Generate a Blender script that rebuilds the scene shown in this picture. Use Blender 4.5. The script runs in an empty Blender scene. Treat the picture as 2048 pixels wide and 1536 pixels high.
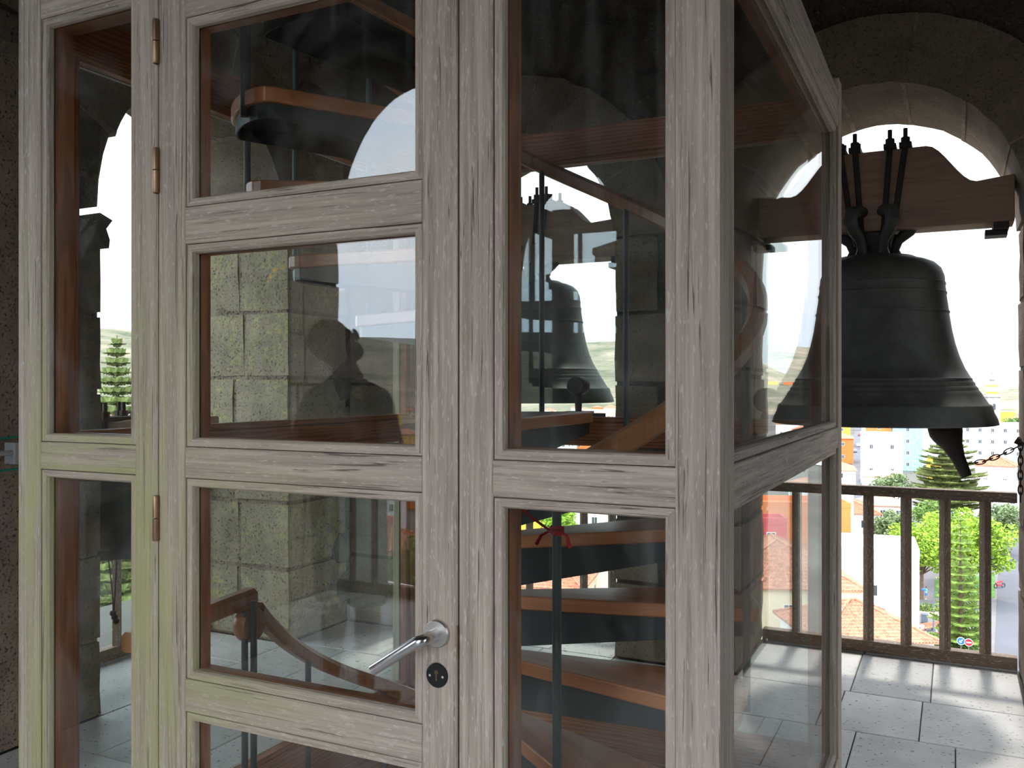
import bpy, bmesh, math, random
from mathutils import Vector, Matrix, noise
random.seed(7)
R = math.radians
PI = math.pi
C = bpy.context.scene.collection

# ------------------------------------------------------------------ camera, sky, exposure
EYE = 1.55                      # eye height over the belfry floor
FOC = 1800.0                    # focal length in pixels of a 2048 wide frame
HOR = 771.0                     # horizon row
YAW = math.atan(887.0 / FOC)    # camera turned left of the +Y axis
cam_d = bpy.data.cameras.new('camera')
cam = bpy.data.objects.new('camera', cam_d)
C.objects.link(cam)
cam_d.sensor_fit = 'HORIZONTAL'
cam_d.sensor_width = 36.0
cam_d.lens = FOC / 2048.0 * 36.0
cam_d.shift_y = (HOR - 768.0) / 2048.0
cam_d.clip_start = 0.02
cam_d.clip_end = 9000
cam.location = (0, 0, EYE)
cam.rotation_euler = (PI / 2, 0, YAW)
bpy.context.scene.camera = cam

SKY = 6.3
w = bpy.data.worlds.new('sky')
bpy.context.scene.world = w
w.use_nodes = True
nt = w.node_tree
nt.nodes.clear()
tc = nt.nodes.new('ShaderNodeTexCoord')
mp = nt.nodes.new('ShaderNodeMapping'); mp.inputs['Scale'].default_value = (1, 1, 2.6)
nz = nt.nodes.new('ShaderNodeTexNoise'); nz.inputs['Scale'].default_value = 1.7; nz.inputs['Detail'].default_value = 5; nz.inputs['Roughness'].default_value = .5
cr = nt.nodes.new('ShaderNodeValToRGB')
cr.color_ramp.elements[0].position = .36; cr.color_ramp.elements[0].color = (.70, .86, 1.07, 1)
cr.color_ramp.elements[1].position = .66; cr.color_ramp.elements[1].color = (1.02, 1.03, 1.04, 1)
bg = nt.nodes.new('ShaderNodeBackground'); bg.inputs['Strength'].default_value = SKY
wo = nt.nodes.new('ShaderNodeOutputWorld')
nt.links.new(tc.outputs['Generated'], mp.inputs['Vector']); nt.links.new(mp.outputs[0], nz.inputs['Vector'])
# thin cloud; sky strength tuned by direction: dimmed ahead, full behind the photographer
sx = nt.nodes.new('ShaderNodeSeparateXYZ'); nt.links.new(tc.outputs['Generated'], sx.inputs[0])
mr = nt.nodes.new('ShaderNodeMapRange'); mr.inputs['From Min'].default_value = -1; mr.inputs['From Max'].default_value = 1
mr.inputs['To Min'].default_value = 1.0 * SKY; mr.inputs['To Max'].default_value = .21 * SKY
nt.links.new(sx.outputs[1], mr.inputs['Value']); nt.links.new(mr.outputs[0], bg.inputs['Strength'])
nt.links.new(nz.outputs[0], cr.inputs[0]); nt.links.new(cr.outputs[0], bg.inputs[0]); nt.links.new(bg.outputs[0], wo.inputs[0])

sun_d = bpy.data.lights.new('sun', 'SUN'); sun_d.energy = 2.3; sun_d.angle = R(4.5); sun_d.color = (1, .95, .88)
sun = bpy.data.objects.new('sun', sun_d); C.objects.link(sun)
sun.rotation_euler = (R(-30), 0, R(0))       # veiled sun, high up beyond the right-hand arch

sc = bpy.context.scene
sc.view_settings.view_transform = 'Standard'
sc.view_settings.look = 'None'
sc.view_settings.gamma = 1
sc.view_settings.exposure = 0.54
sc.view_settings.use_curve_mapping = False
sc.cycles.transparent_max_bounces = 32
sc.cycles.max_bounces = 10
sc.cycles.diffuse_bounces = 5
sc.cycles.glossy_bounces = 4

# ------------------------------------------------------------------ helpers
def at(px, py, z):
    """world point seen at pixel px,py on the level z"""
    F = (EYE - z) * FOC / (py - HOR)
    r = (px - 1024) / FOC * F
    s, c = math.sin(YAW), math.cos(YAW)
    return Vector((c * r - s * F, s * r + c * F, z))
def along(px, F, z=0):
    r = (px - 1024) / FOC * F
    s, c = math.sin(YAW), math.cos(YAW)
    return Vector((c * r - s * F, s * r + c * F, z))
def zrow(py, F):
    return EYE - (py - HOR) / FOC * F

def tag(o, label=None, cat=None, group=None, kind=None):
    if label: o['label'] = label
    if cat: o['category'] = cat
    if group: o['group'] = group
    if kind: o['kind'] = kind
    return o
def empty(name, loc=(0, 0, 0), rz=0, label=None, cat=None, group=None, kind=None):
    o = bpy.data.objects.new(name, None); C.objects.link(o)
    o.location = loc; o.rotation_euler = (0, 0, rz); o.empty_display_size = .1
    return tag(o, label, cat, group, kind)
def link(name, me, parent=None, mat=None, world=True, M=None, smooth=False):
    o = bpy.data.objects.new(name, me); C.objects.link(o)
    if mat is not None:
        for m in (mat if isinstance(mat, (list, tuple)) else [mat]): me.materials.append(m)
    if M is not None: o.matrix_world = M
    if parent is not None:
        o.parent = parent
        if world:
            P = wm(parent)
            o.matrix_basis = P.inverted() @ (M if M is not None else Matrix())
    if smooth:
        for p in me.polygons: p.use_smooth = True
    return o
def wm(o):
    M = o.matrix_basis.copy()
    while o.parent: o = o.parent; M = o.matrix_basis @ M
    return M
def pyd(name, vs, fs, parent=None, mat=None, M=None, world=True, smooth=False, mi=None):
    me = bpy.data.meshes.new(name); me.from_pydata([tuple(v) for v in vs], [], fs); me.update()
    o = link(name, me, parent, mat, world, M, smooth)
    if mi is not None:
        for p, i in zip(me.polygons, mi): p.material_index = i
    return o
class MB:
    def __init__(s): s.v = []; s.f = []; s.m = []
    def add(s, vs, fs, mi=0):
        n = len(s.v); s.v += [tuple(v) for v in vs]; s.f += [tuple(i + n for i in f) for f in fs]; s.m += [mi] * len(fs); return s
    def box(s, x0, x1, y0, y1, z0, z1, mi=0, M=None):
        vs = [Vector((x, y, z)) for z in (z0, z1) for y in (y0, y1) for x in (x0, x1)]
        if M: vs = [M @ v for v in vs]
        return s.add(vs, [(0, 2, 3, 1), (4, 5, 7, 6), (0, 1, 5, 4), (2, 6, 7, 3), (0, 4, 6, 2), (1, 3, 7, 5)], mi)
    def tube(s, pts, r, n=10, mi=0, closed=False, cap=True):
        pts = [Vector(p) for p in pts]; k = len(pts); rr = r if isinstance(r, (list, tuple)) else [r] * k
        up = Vector((0, 0, 1)); prev = None; b = len(s.v)
        for i, p in enumerate(pts):
            t = (pts[(i + 1) % k if closed else min(i + 1, k - 1)] - pts[(i - 1) % k if closed else max(i - 1, 0)]).normalized()
            if prev is None:
                a = t.cross(up)
                if a.length < .1: a = t.cross(Vector((1, 0, 0)))
            else: a = prev - t * prev.dot(t)
            a.normalize(); prev = a; c = t.cross(a)
            for j in range(n):
                q = 2 * PI * j / n; s.v.append(tuple(p + (a * math.cos(q) + c * math.sin(q)) * rr[i]))
        for i in range(k if closed else k - 1):
            for j in range(n):
                i2 = (i + 1) % k
                s.f.append((b + i * n + j, b + i * n + (j + 1) % n, b + i2 * n + (j + 1) % n, b + i2 * n + j)); s.m.append(mi)
        if cap and not closed:
            s.f.append(tuple(b + j for j in range(n))[::-1]); s.m.append(mi)
            s.f.append(tuple(b + (k - 1) * n + j for j in range(n))); s.m.append(mi)
        return s
    def lathe(s, prof, n=32, c=(0, 0, 0), mi=0, a0=0, a1=2 * PI):
        b = len(s.v); k = len(prof)
        for r, z in prof:
            for j in range(n):
                q = 2 * PI * j / n; s.v.append((c[0] + r * math.cos(q), c[1] + r * math.sin(q), c[2] + z))
        for i in range(k - 1):
            for j in range(n):
                s.f.append((b + i * n + j, b + i * n + (j + 1) % n, b + (i + 1) * n + (j + 1) % n, b + (i + 1) * n + j)); s.m.append(mi)
        if prof[0][0] > 1e-4: s.f.append(tuple(b + j for j in range(n))[::-1]); s.m.append(mi)
        if prof[-1][0] > 1e-4: s.f.append(tuple(b + (k - 1) * n + j for j in range(n))); s.m.append(mi)
        return s
    def prism(s, poly, z0, z1, mi=0, M=None):
        n = len(poly); vs = [Vector((x, y, z0)) for x, y in poly] + [Vector((x, y, z1)) for x, y in poly]
        if M: vs = [M @ v for v in vs]
        fs = [tuple(range(n))[::-1], tuple(range(n, 2 * n))] + [(i, (i + 1) % n, n + (i + 1) % n, n + i) for i in range(n)]
        return s.add(vs, fs, mi)
    def build(s, name, mat, parent=None, M=None, smooth=False, world=True, bevel=0):
        o = pyd(name, s.v, s.f, parent, mat, M, world, smooth, s.m if isinstance(mat, (list, tuple)) else None)
        if smooth:
            try: o.data.set_sharp_from_angle(angle=R(38))
            except Exception: pass
        if bevel:
            b = o.modifiers.new('bevel', 'BEVEL'); b.width = bevel; b.segments = 2; b.limit_method = 'ANGLE'
        return o
def pose(loc=(0, 0, 0), rz=0, rx=0, ry=0):
    return Matrix.Translation(loc) @ Matrix.Rotation(rz, 4, 'Z') @ Matrix.Rotation(ry, 4, 'Y') @ Matrix.Rotation(rx, 4, 'X')

# ------------------------------------------------------------------ materials
def newmat(name):
    m = bpy.data.materials.new(name); m.use_nodes = True; t = m.node_tree; t.nodes.clear()
    out = t.nodes.new('ShaderNodeOutputMaterial'); b = t.nodes.new('ShaderNodeBsdfPrincipled'); t.links.new(b.outputs[0], out.inputs[0])
    return m, t, b, out
def node(t, ty, **kw):
    n = t.nodes.new(ty)
    for k, v in kw.items():
        if k in n.inputs: n.inputs[k].default_value = v
        else: setattr(n, k, v)
    return n
def ramp(t, src, stops):
    r = t.nodes.new('ShaderNodeValToRGB'); e = r.color_ramp.elements
    while len(e) < len(stops): e.new(.5)
    for q, (p, c) in zip(e, stops):
        q.position = p; q.color = (c[0], c[1], c[2], 1) if isinstance(c, (tuple, list)) else (c, c, c, 1)
    t.links.new(src, r.inputs[0]); return r.outputs[0]
def mix(t, fac, a, b, mode='MIX'):
    n = t.nodes.new('ShaderNodeMix'); n.data_type = 'RGBA'; n.blend_type = mode
    for s, v in ((n.inputs[0], fac), (n.inputs[6], a), (n.inputs[7], b)):
        if hasattr(v, 'is_linked'): t.links.new(v, s)
        elif isinstance(v, (tuple, list)): s.default_value = (v[0], v[1], v[2], 1)
        else: s.default_value = v
    return n.outputs[2]
def mth(t, op, a, b=0.0, clamp=False):
    n = t.nodes.new('ShaderNodeMath'); n.operation = op; n.use_clamp = clamp
    for s, v in ((n.inputs[0], a), (n.inputs[1], b)):
        if hasattr(v, 'is_linked'): t.links.new(v, s)
        else: s.default_value = v
    return n.outputs[0]
def coords(t, kind='Object', scale=(1, 1, 1), rnd=0.0):
    tcn = t.nodes.new('ShaderNodeTexCoord'); v = tcn.outputs[kind]
    if kind == 'World': pass
    if rnd:
        oi = t.nodes.new('ShaderNodeObjectInfo'); vm = t.nodes.new('ShaderNodeVectorMath'); vm.operation = 'ADD'
        m = mth(t, 'MULTIPLY', oi.outputs['Random'], rnd); t.links.new(v, vm.inputs[0]); t.links.new(m, vm.inputs[1]); v = vm.outputs[0]
    mpn = t.nodes.new('ShaderNodeMapping'); mpn.inputs['Scale'].default_value = scale; t.links.new(v, mpn.inputs[0]); return mpn.outputs[0]
def noise_t(t, vec, scale=5, detail=4, rough=.55, dist=0):
    n = node(t, 'ShaderNodeTexNoise', Scale=scale, Detail=detail, Roughness=rough, Distortion=dist); t.links.new(vec, n.inputs['Vector']); return n.outputs[0]
def bump(t, b, h, strength=.4, dist=.01):
    n = node(t, 'ShaderNodeBump', Strength=strength, Distance=dist); t.links.new(h, n.inputs['Height']); t.links.new(n.outputs[0], b.inputs['Normal'])
def setb(b, rough=None, spec=None, metal=None, col=None):
    if rough is not None: b.inputs['Roughness'].default_value = rough
    if spec is not None: b.inputs['Specular IOR Level'].default_value = spec
    if metal is not None: b.inputs['Metallic'].default_value = metal
    if col is not None: b.inputs['Base Color'].default_value = (col[0], col[1], col[2], 1)

def flat(name, col, rough=.8, metal=0, var=.0, scale=6, spec=.3):
    m, t, b, _ = newmat(name); setb(b, rough, spec, metal, col)
    if var:
        n = noise_t(t, coords(t, 'Object', rnd=30), scale, 4)
        c = ramp(t, n, [(.3, tuple(x * (1 - var) for x in col)), (.7, tuple(min(1, x * (1 + var)) for x in col))])
        t.links.new(c, b.inputs['Base Color'])
    return m

def wood(name, light, dark, grain=70, rough=.75, flecks=False, algae=False, bmp=.35, cathedral=False, spec=.25):
    m, t, b, _ = newmat(name)
    v = coords(t, 'Object', (1, 1, 1), 20)
    g = t.nodes.new('ShaderNodeMapping'); g.inputs['Scale'].default_value = (grain, grain, 2.6); t.links.new(v, g.inputs[0])
    n1 = noise_t(t, g.outputs[0], 1.0, 5, .65, .4)
    g2 = t.nodes.new('ShaderNodeMapping'); g2.inputs['Scale'].default_value = (9, 9, 1.1); t.links.new(v, g2.inputs[0])
    n2 = noise_t(t, g2.outputs[0], 1.0, 3, .5, .8)
    col = ramp(t, n1, [(.30, dark), (.52, tuple((a + c) / 2 * 1.03 for a, c in zip(light, dark))), (.72, light)])
    col = mix(t, ramp(t, n2, [(.35, 0.0), (.7, .55)]), col, tuple(x * .66 for x in light), 'MIX')
    if cathedral:
        wv = node(t, 'ShaderNodeTexWave', Scale=7.0, Distortion=9.0, Detail=2.0); wv.inputs['Detail Scale'].default_value = .9
        g3 = t.nodes.new('ShaderNodeMapping'); g3.inputs['Scale'].default_value = (3.5, 3.5, .5); t.links.new(v, g3.inputs[0]); t.links.new(g3.outputs[0], wv.inputs[0])
        col = mix(t, .5, col, ramp(t, wv.outputs[1], [(.2, dark), (.8, light)]))
    hgt = n1
    if flecks:
        g4 = t.nodes.new('ShaderNodeMapping'); g4.inputs['Scale'].default_value = (230, 230, 46); t.links.new(v, g4.inputs[0])
        n4 = noise_t(t, g4.outputs[0], 1.0, 2, .5)
        col = mix(t, ramp(t, n4, [(.60, 0.0), (.69, .62)]), col, (.60, .54, .50))
        g5 = t.nodes.new('ShaderNodeMapping'); g5.inputs['Scale'].default_value = (150, 150, 3.2); t.links.new(v, g5.inputs[0])
        n5 = noise_t(t, g5.outputs[0], 1.0, 4, .6, 1.2)
        ck = ramp(t, n5, [(.33, 1.0), (.385, 0.0)])
        col = mix(t, mth(t, 'MULTIPLY', ck, .75), col, (.055, .045, .036))
        hgt = mth(t, 'SUBTRACT', n1, mth(t, 'MULTIPLY', ck, .6))
    if algae:
        geo = t.nodes.new('ShaderNodeNewGeometry'); sp = t.nodes.new('ShaderNodeSeparateXYZ'); t.links.new(geo.outputs['Position'], sp.inputs[0])
        ax = mth(t, 'MULTIPLY', mth(t, 'SUBTRACT', -.95, sp.outputs[0]), 1.5, True)
        az = mth(t, 'MULTIPLY', mth(t, 'SUBTRACT', 2.1, sp.outputs[2]), 1.25, True)
        g6 = t.nodes.new('ShaderNodeMapping'); g6.inputs['Scale'].default_value = (22, 22, 2.2); t.links.new(v, g6.inputs[0])
        n6 = noise_t(t, g6.outputs[0], 1.0, 4, .6)
        k = mth(t, 'MULTIPLY', mth(t, 'MULTIPLY', ax, az), ramp(t, n6, [(.40, .08), (.62, .85)]))
        col = mix(t, k, col, (.38, .375, .17))
    t.links.new(col, b.inputs['Base Color']); setb(b, rough, spec); bump(t, b, hgt, bmp, .004)
    return m

M = {}
M['weathered'] = wood('weathered_timber', (.60, .505, .42), (.24, .19, .155), 105, .82, True, True, .6)
M['weathered2'] = wood('weathered_timber_rail', (.43, .36, .30), (.20, .16, .13), 60, .85, True, True, .5)
M['brown'] = wood('brown_stained_timber', (.42, .155, .065), (.19, .062, .027), 60, .5, False, False, .25, True)
M['tread'] = wood('tread_timber', (.60, .225, .09), (.34, .115, .045), 50, .32, False, False, .15, False, .5)
M['rail'] = wood('handrail_timber', (.46, .20, .085), (.21, .08, .035), 50, .35, False, False, .2, False, .5)
M['railing'] = wood('railing_timber', (.27, .19, .13), (.12, .083, .06), 55, .72, True, False, .4)
M['headstock'] = wood('headstock_timber', (.42, .27, .19), (.24, .15, .105), 30, .75, False, False, .4)

def glassmat(name='window_glass', tint=(.93, .96, .95)):
    m, t, b, out = newmat(name); t.nodes.remove(b)
    geo = t.nodes.new('ShaderNodeNewGeometry')
    ior = mth(t, 'ADD', 1.52, mth(t, 'MULTIPLY', geo.outputs['Backfacing'], 1 / 1.52 - 1.52))
    fr = t.nodes.new('ShaderNodeFresnel'); t.links.new(ior, fr.inputs[0])
    tr = t.nodes.new('ShaderNodeBsdfTransparent'); tr.inputs[0].default_value = (*tint, 1)
    gl = t.nodes.new('ShaderNodeBsdfGlossy'); gl.inputs['Roughness'].default_value = .0
    mx = t.nodes.new('ShaderNodeMixShader'); t.links.new(fr.outputs[0], mx.inputs[0]); t.links.new(tr.outputs[0], mx.inputs[1]); t.links.new(gl.outputs[0], mx.inputs[2])
    # dusty film with wiped smears and streaks
    v = coords(t, 'Object', (1, 1, 1), 9)
    n = noise_t(t, v, 2.6, 5, .6, 1.5)
    g = t.nodes.new('ShaderNodeMapping'); g.inputs['Scale'].default_value = (28, 28, 1.3); t.links.new(v, g.inputs[0])
    n2 = noise_t(t, g.outputs[0], 1, 3, .6)
    df = t.nodes.new('ShaderNodeBsdfDiffuse'); df.inputs[0].default_value = (.75, .76, .74, 1)
    k = mth(t, 'ADD', mth(t, 'MULTIPLY', ramp(t, n, [(.45, 0.0), (.78, 1.0)]), .045), mth(t, 'MULTIPLY', ramp(t, n2, [(.55, 0.0), (.8, 1.0)]), .03))
    mx2 = t.nodes.new('ShaderNodeMixShader'); t.links.new(k, mx2.inputs[0]); t.links.new(mx.outputs[0], mx2.inputs[1]); t.links.new(df.outputs[0], mx2.inputs[2])
    t.links.new(mx2.outputs[0], out.inputs[0]); return m
M['glass'] = glassmat()

def stone(name, a, b_, lichen=False, rnd=25, pits=.85, bm=.6):
    m, t, b, _ = newmat(name)
    v = coords(t, 'Object', (1, 1, 1), rnd)
    n1 = noise_t(t, v, 4.5, 6, .65, .3)
    col = ramp(t, n1, [(.28, b_), (.50, tuple((x + y) / 2 for x, y in zip(a, b_))), (.72, a)])
    oi = t.nodes.new('ShaderNodeObjectInfo')
    col = mix(t, mth(t, 'MULTIPLY', oi.outputs['Random'], .55), col, tuple(x * .62 for x in a))
    n2 = noise_t(t, v, 75, 4, .6)
    col = mix(t, ramp(t, n2, [(.33, pits), (.42, 0.0)]), col, (.02, .017, .014))
    n3 = noise_t(t, v, 70, 2, .5)
    col = mix(t, ramp(t, n3, [(.66, 0.0), (.72, .4)]), col, (.33, .30, .25))
    if lichen:
        n4 = noise_t(t, v, 26, 6, .8, .2); n5 = noise_t(t, v, 3.2, 2, .5)
        k = mth(t, 'MULTIPLY', ramp(t, n4, [(.50, 0.0), (.56, 1.0)]), ramp(t, n5, [(.42, 0.0), (.58, 1.0)]))
        col = mix(t, mth(t, 'MULTIPLY', k, .55), col, (.46, .44, .15))
        n6 = noise_t(t, v, 9, 3, .5)
        col = mix(t, ramp(t, n6, [(.70, 0.0), (.73, .9)]), col, (.68, .40, .08))
        n7 = noise_t(t, v, 12, 4, .6); 
        col = mix(t, ramp(t, n7, [(.70, 0.0), (.72, .9)]), col, (.62, .66, .60))
    t.links.new(col, b.inputs['Base Color']); setb(b, .92, .15)
    h = mth(t, 'ADD', mth(t, 'MULTIPLY', n1, 1.2), mth(t, 'MULTIPLY', ramp(t, n2, [(.3, 0.0), (.45, 1.0)]), .35)); bump(t, b, h, bm, .02)
    return m
M['ashlar'] = stone('basalt_ashlar', (.185, .158, .125), (.085, .07, .055))
M['jamb'] = stone('basalt_jamb', (.26, .20, .145), (.12, .092, .068), pits=.5)
M['lichen'] = stone('lichened_basalt', (.42, .345, .25), (.20, .165, .12), True)
M['brightened_jamb'] = stone('basalt_jamb_brightened', (.60, .50, .38), (.34, .27, .20))  # rear jamb stone: added light put into its colour to brighten the reflection
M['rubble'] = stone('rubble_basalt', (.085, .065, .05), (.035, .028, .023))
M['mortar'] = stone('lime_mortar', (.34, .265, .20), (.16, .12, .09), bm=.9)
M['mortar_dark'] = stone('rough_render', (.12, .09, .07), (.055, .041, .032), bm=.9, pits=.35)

def tilemat():
    m, t, b, _ = newmat('basalt_floor_slab')
    v = coords(t, 'Object', (1, 1, 1), 40)
    oi = t.nodes.new('ShaderNodeObjectInfo')
    n1 = noise_t(t, v, 5, 5, .6)
    col = ramp(t, n1, [(.3, (.46, .445, .42)), (.7, (.62, .60, .565))])
    col = mix(t, mth(t, 'MULTIPLY', oi.outputs['Random'], .75), col, (.38, .37, .35))
    g = t.nodes.new('ShaderNodeMapping'); g.inputs['Scale'].default_value = (45, 75, 60); t.links.new(v, g.inputs[0])
    n2 = noise_t(t, g.outputs[0], 1.0, 3, .5)
    pit = ramp(t, n2, [(.32, 1.0), (.35, 0.0)])
    col = mix(t, pit, col, (.05, .05, .05))
    t.links.new(col, b.inputs['Base Color'])
    rr = ramp(t, noise_t(t, v, 3, 3), [(.3, .38), (.7, .6)]); t.links.new(rr, b.inputs['Roughness']); setb(b, spec=.45)
    bump(t, b, mth(t, 'SUBTRACT', n1, pit), .25, .004); return m
M['slab'] = tilemat()
M['joint'] = flat('floor_joint', (.10, .095, .085), .95)

def metalmat(name, col, rough, metal, scale=12, var=.3):
    m, t, b, _ = newmat(name); n = noise_t(t, coords(t, 'Object', rnd=5), scale, 5, .6)
    t.links.new(ramp(t, n, [(.3, tuple(x * (1 - var) for x in col)), (.7, tuple(min(1, x * (1 + var)) for x in col))]), b.inputs['Base Color'])
    setb(b, rough, .5, metal); bump(t, b, n, .15, .004); return m
M['bronze'] = metalmat('patinated_bronze', (.058, .062, .052), .62, .3)
M['bronze2'] = metalmat('green_bronze', (.055, .068, .055), .6, .3)
M['iron'] = metalmat('rusty_iron', (.045, .036, .032), .7, .5)
M['steel'] = flat('grey_painted_steel', (.055, .065, .07), .45, 0, .15, 8, .5)
M['darksteel'] = flat('dark_painted_steel', (.03, .034, .038), .42, 0, .15, 8, .5)
M['chrome'] = flat('brushed_steel', (.62, .62, .63), .22, 1)
M['satin'] = flat('satin_nickel', (.60, .57, .54), .38, 1)
M['brass'] = metalmat('tarnished_brass', (.30, .20, .12), .42, .9)
M['black'] = flat('black_plastic', (.012, .012, .013), .4)
M['hole'] = flat('keyhole_inside', (.10, .07, .04), .9)
M['red_cord'] = flat('red_cord', (.48, .03, .04), .9, 0, .2, 200)
M['green_rope'] = flat('green_rope', (.01, .22, .13), .9, 0, .2, 200)
M['grey_cable'] = flat('grey_cable', (.3, .3, .3), .6)

# ------------------------------------------------------------------ masonry
def rough_block(name, parent, mat, fn, u0, u1, z0, z1, d0, d1, jit=.008, nu=2, nz_=2, nd=2):
    """stone block in wall coordinates (u along the wall, d into it) with uneven, worn faces"""
    nu = max(1, nu); vs = []; idx = {}; s = random.random() * 50; fs = []
    def vid(i, j, k):
        if (i, j, k) in idx: return idx[(i, j, k)]
        u = u0 + (u1 - u0) * i / nu; z = z0 + (z1 - z0) * j / nz_; d = d0 + (d1 - d0) * k / nd
        e = sum((i in (0, nu), j in (0, nz_), k in (0, nd)))
        q = Vector((u * 5 + s, z * 5, d * 5)); nn = noise.noise_vector(q)
        pull = .006 if e >= 2 else 0
        cu, cz, cd = (u0 + u1) / 2, (z0 + z1) / 2, (d0 + d1) / 2
        u += nn[0] * jit - (pull if u > cu else -pull); z += nn[1] * jit * .6 - (pull if z > cz else -pull); d += nn[2] * jit - (pull if d > cd else -pull)
        idx[(i, j, k)] = len(vs); vs.append(Vector((u, z, d))); return idx[(i, j, k)]
    for i in range(nu):
        for j in range(nz_):
            fs.append((vid(i, j, 0), vid(i + 1, j, 0), vid(i + 1, j + 1, 0), vid(i, j + 1, 0)))
            fs.append((vid(i, j, nd), vid(i, j + 1, nd), vid(i + 1, j + 1, nd), vid(i + 1, j, nd)))
    for j in range(nz_):
        for k in range(nd):
            fs.append((vid(0, j, k), vid(0, j + 1, k), vid(0, j + 1, k + 1), vid(0, j, k + 1)))
            fs.append((vid(nu, j, k), vid(nu, j, k + 1), vid(nu, j + 1, k + 1), vid(nu, j + 1, k)))
    for i in range(nu):
        for k in range(nd):
            fs.append((vid(i, 0, k), vid(i, 0, k + 1), vid(i + 1, 0, k + 1), vid(i + 1, 0, k)))
            fs.append((vid(i, nz_, k), vid(i + 1, nz_, k), vid(i + 1, nz_, k + 1), vid(i, nz_, k + 1)))
    cu, cz, cd = (u0 + u1) / 2, (z0 + z1) / 2, (d0 + d1) / 2
    o0 = fn(cu, cz, cd); W = [fn(v[0], v[1], v[2]) - o0 for v in vs]
    o = pyd(name, W, fs, parent, mat, Matrix.Translation(o0))
    return o

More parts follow.
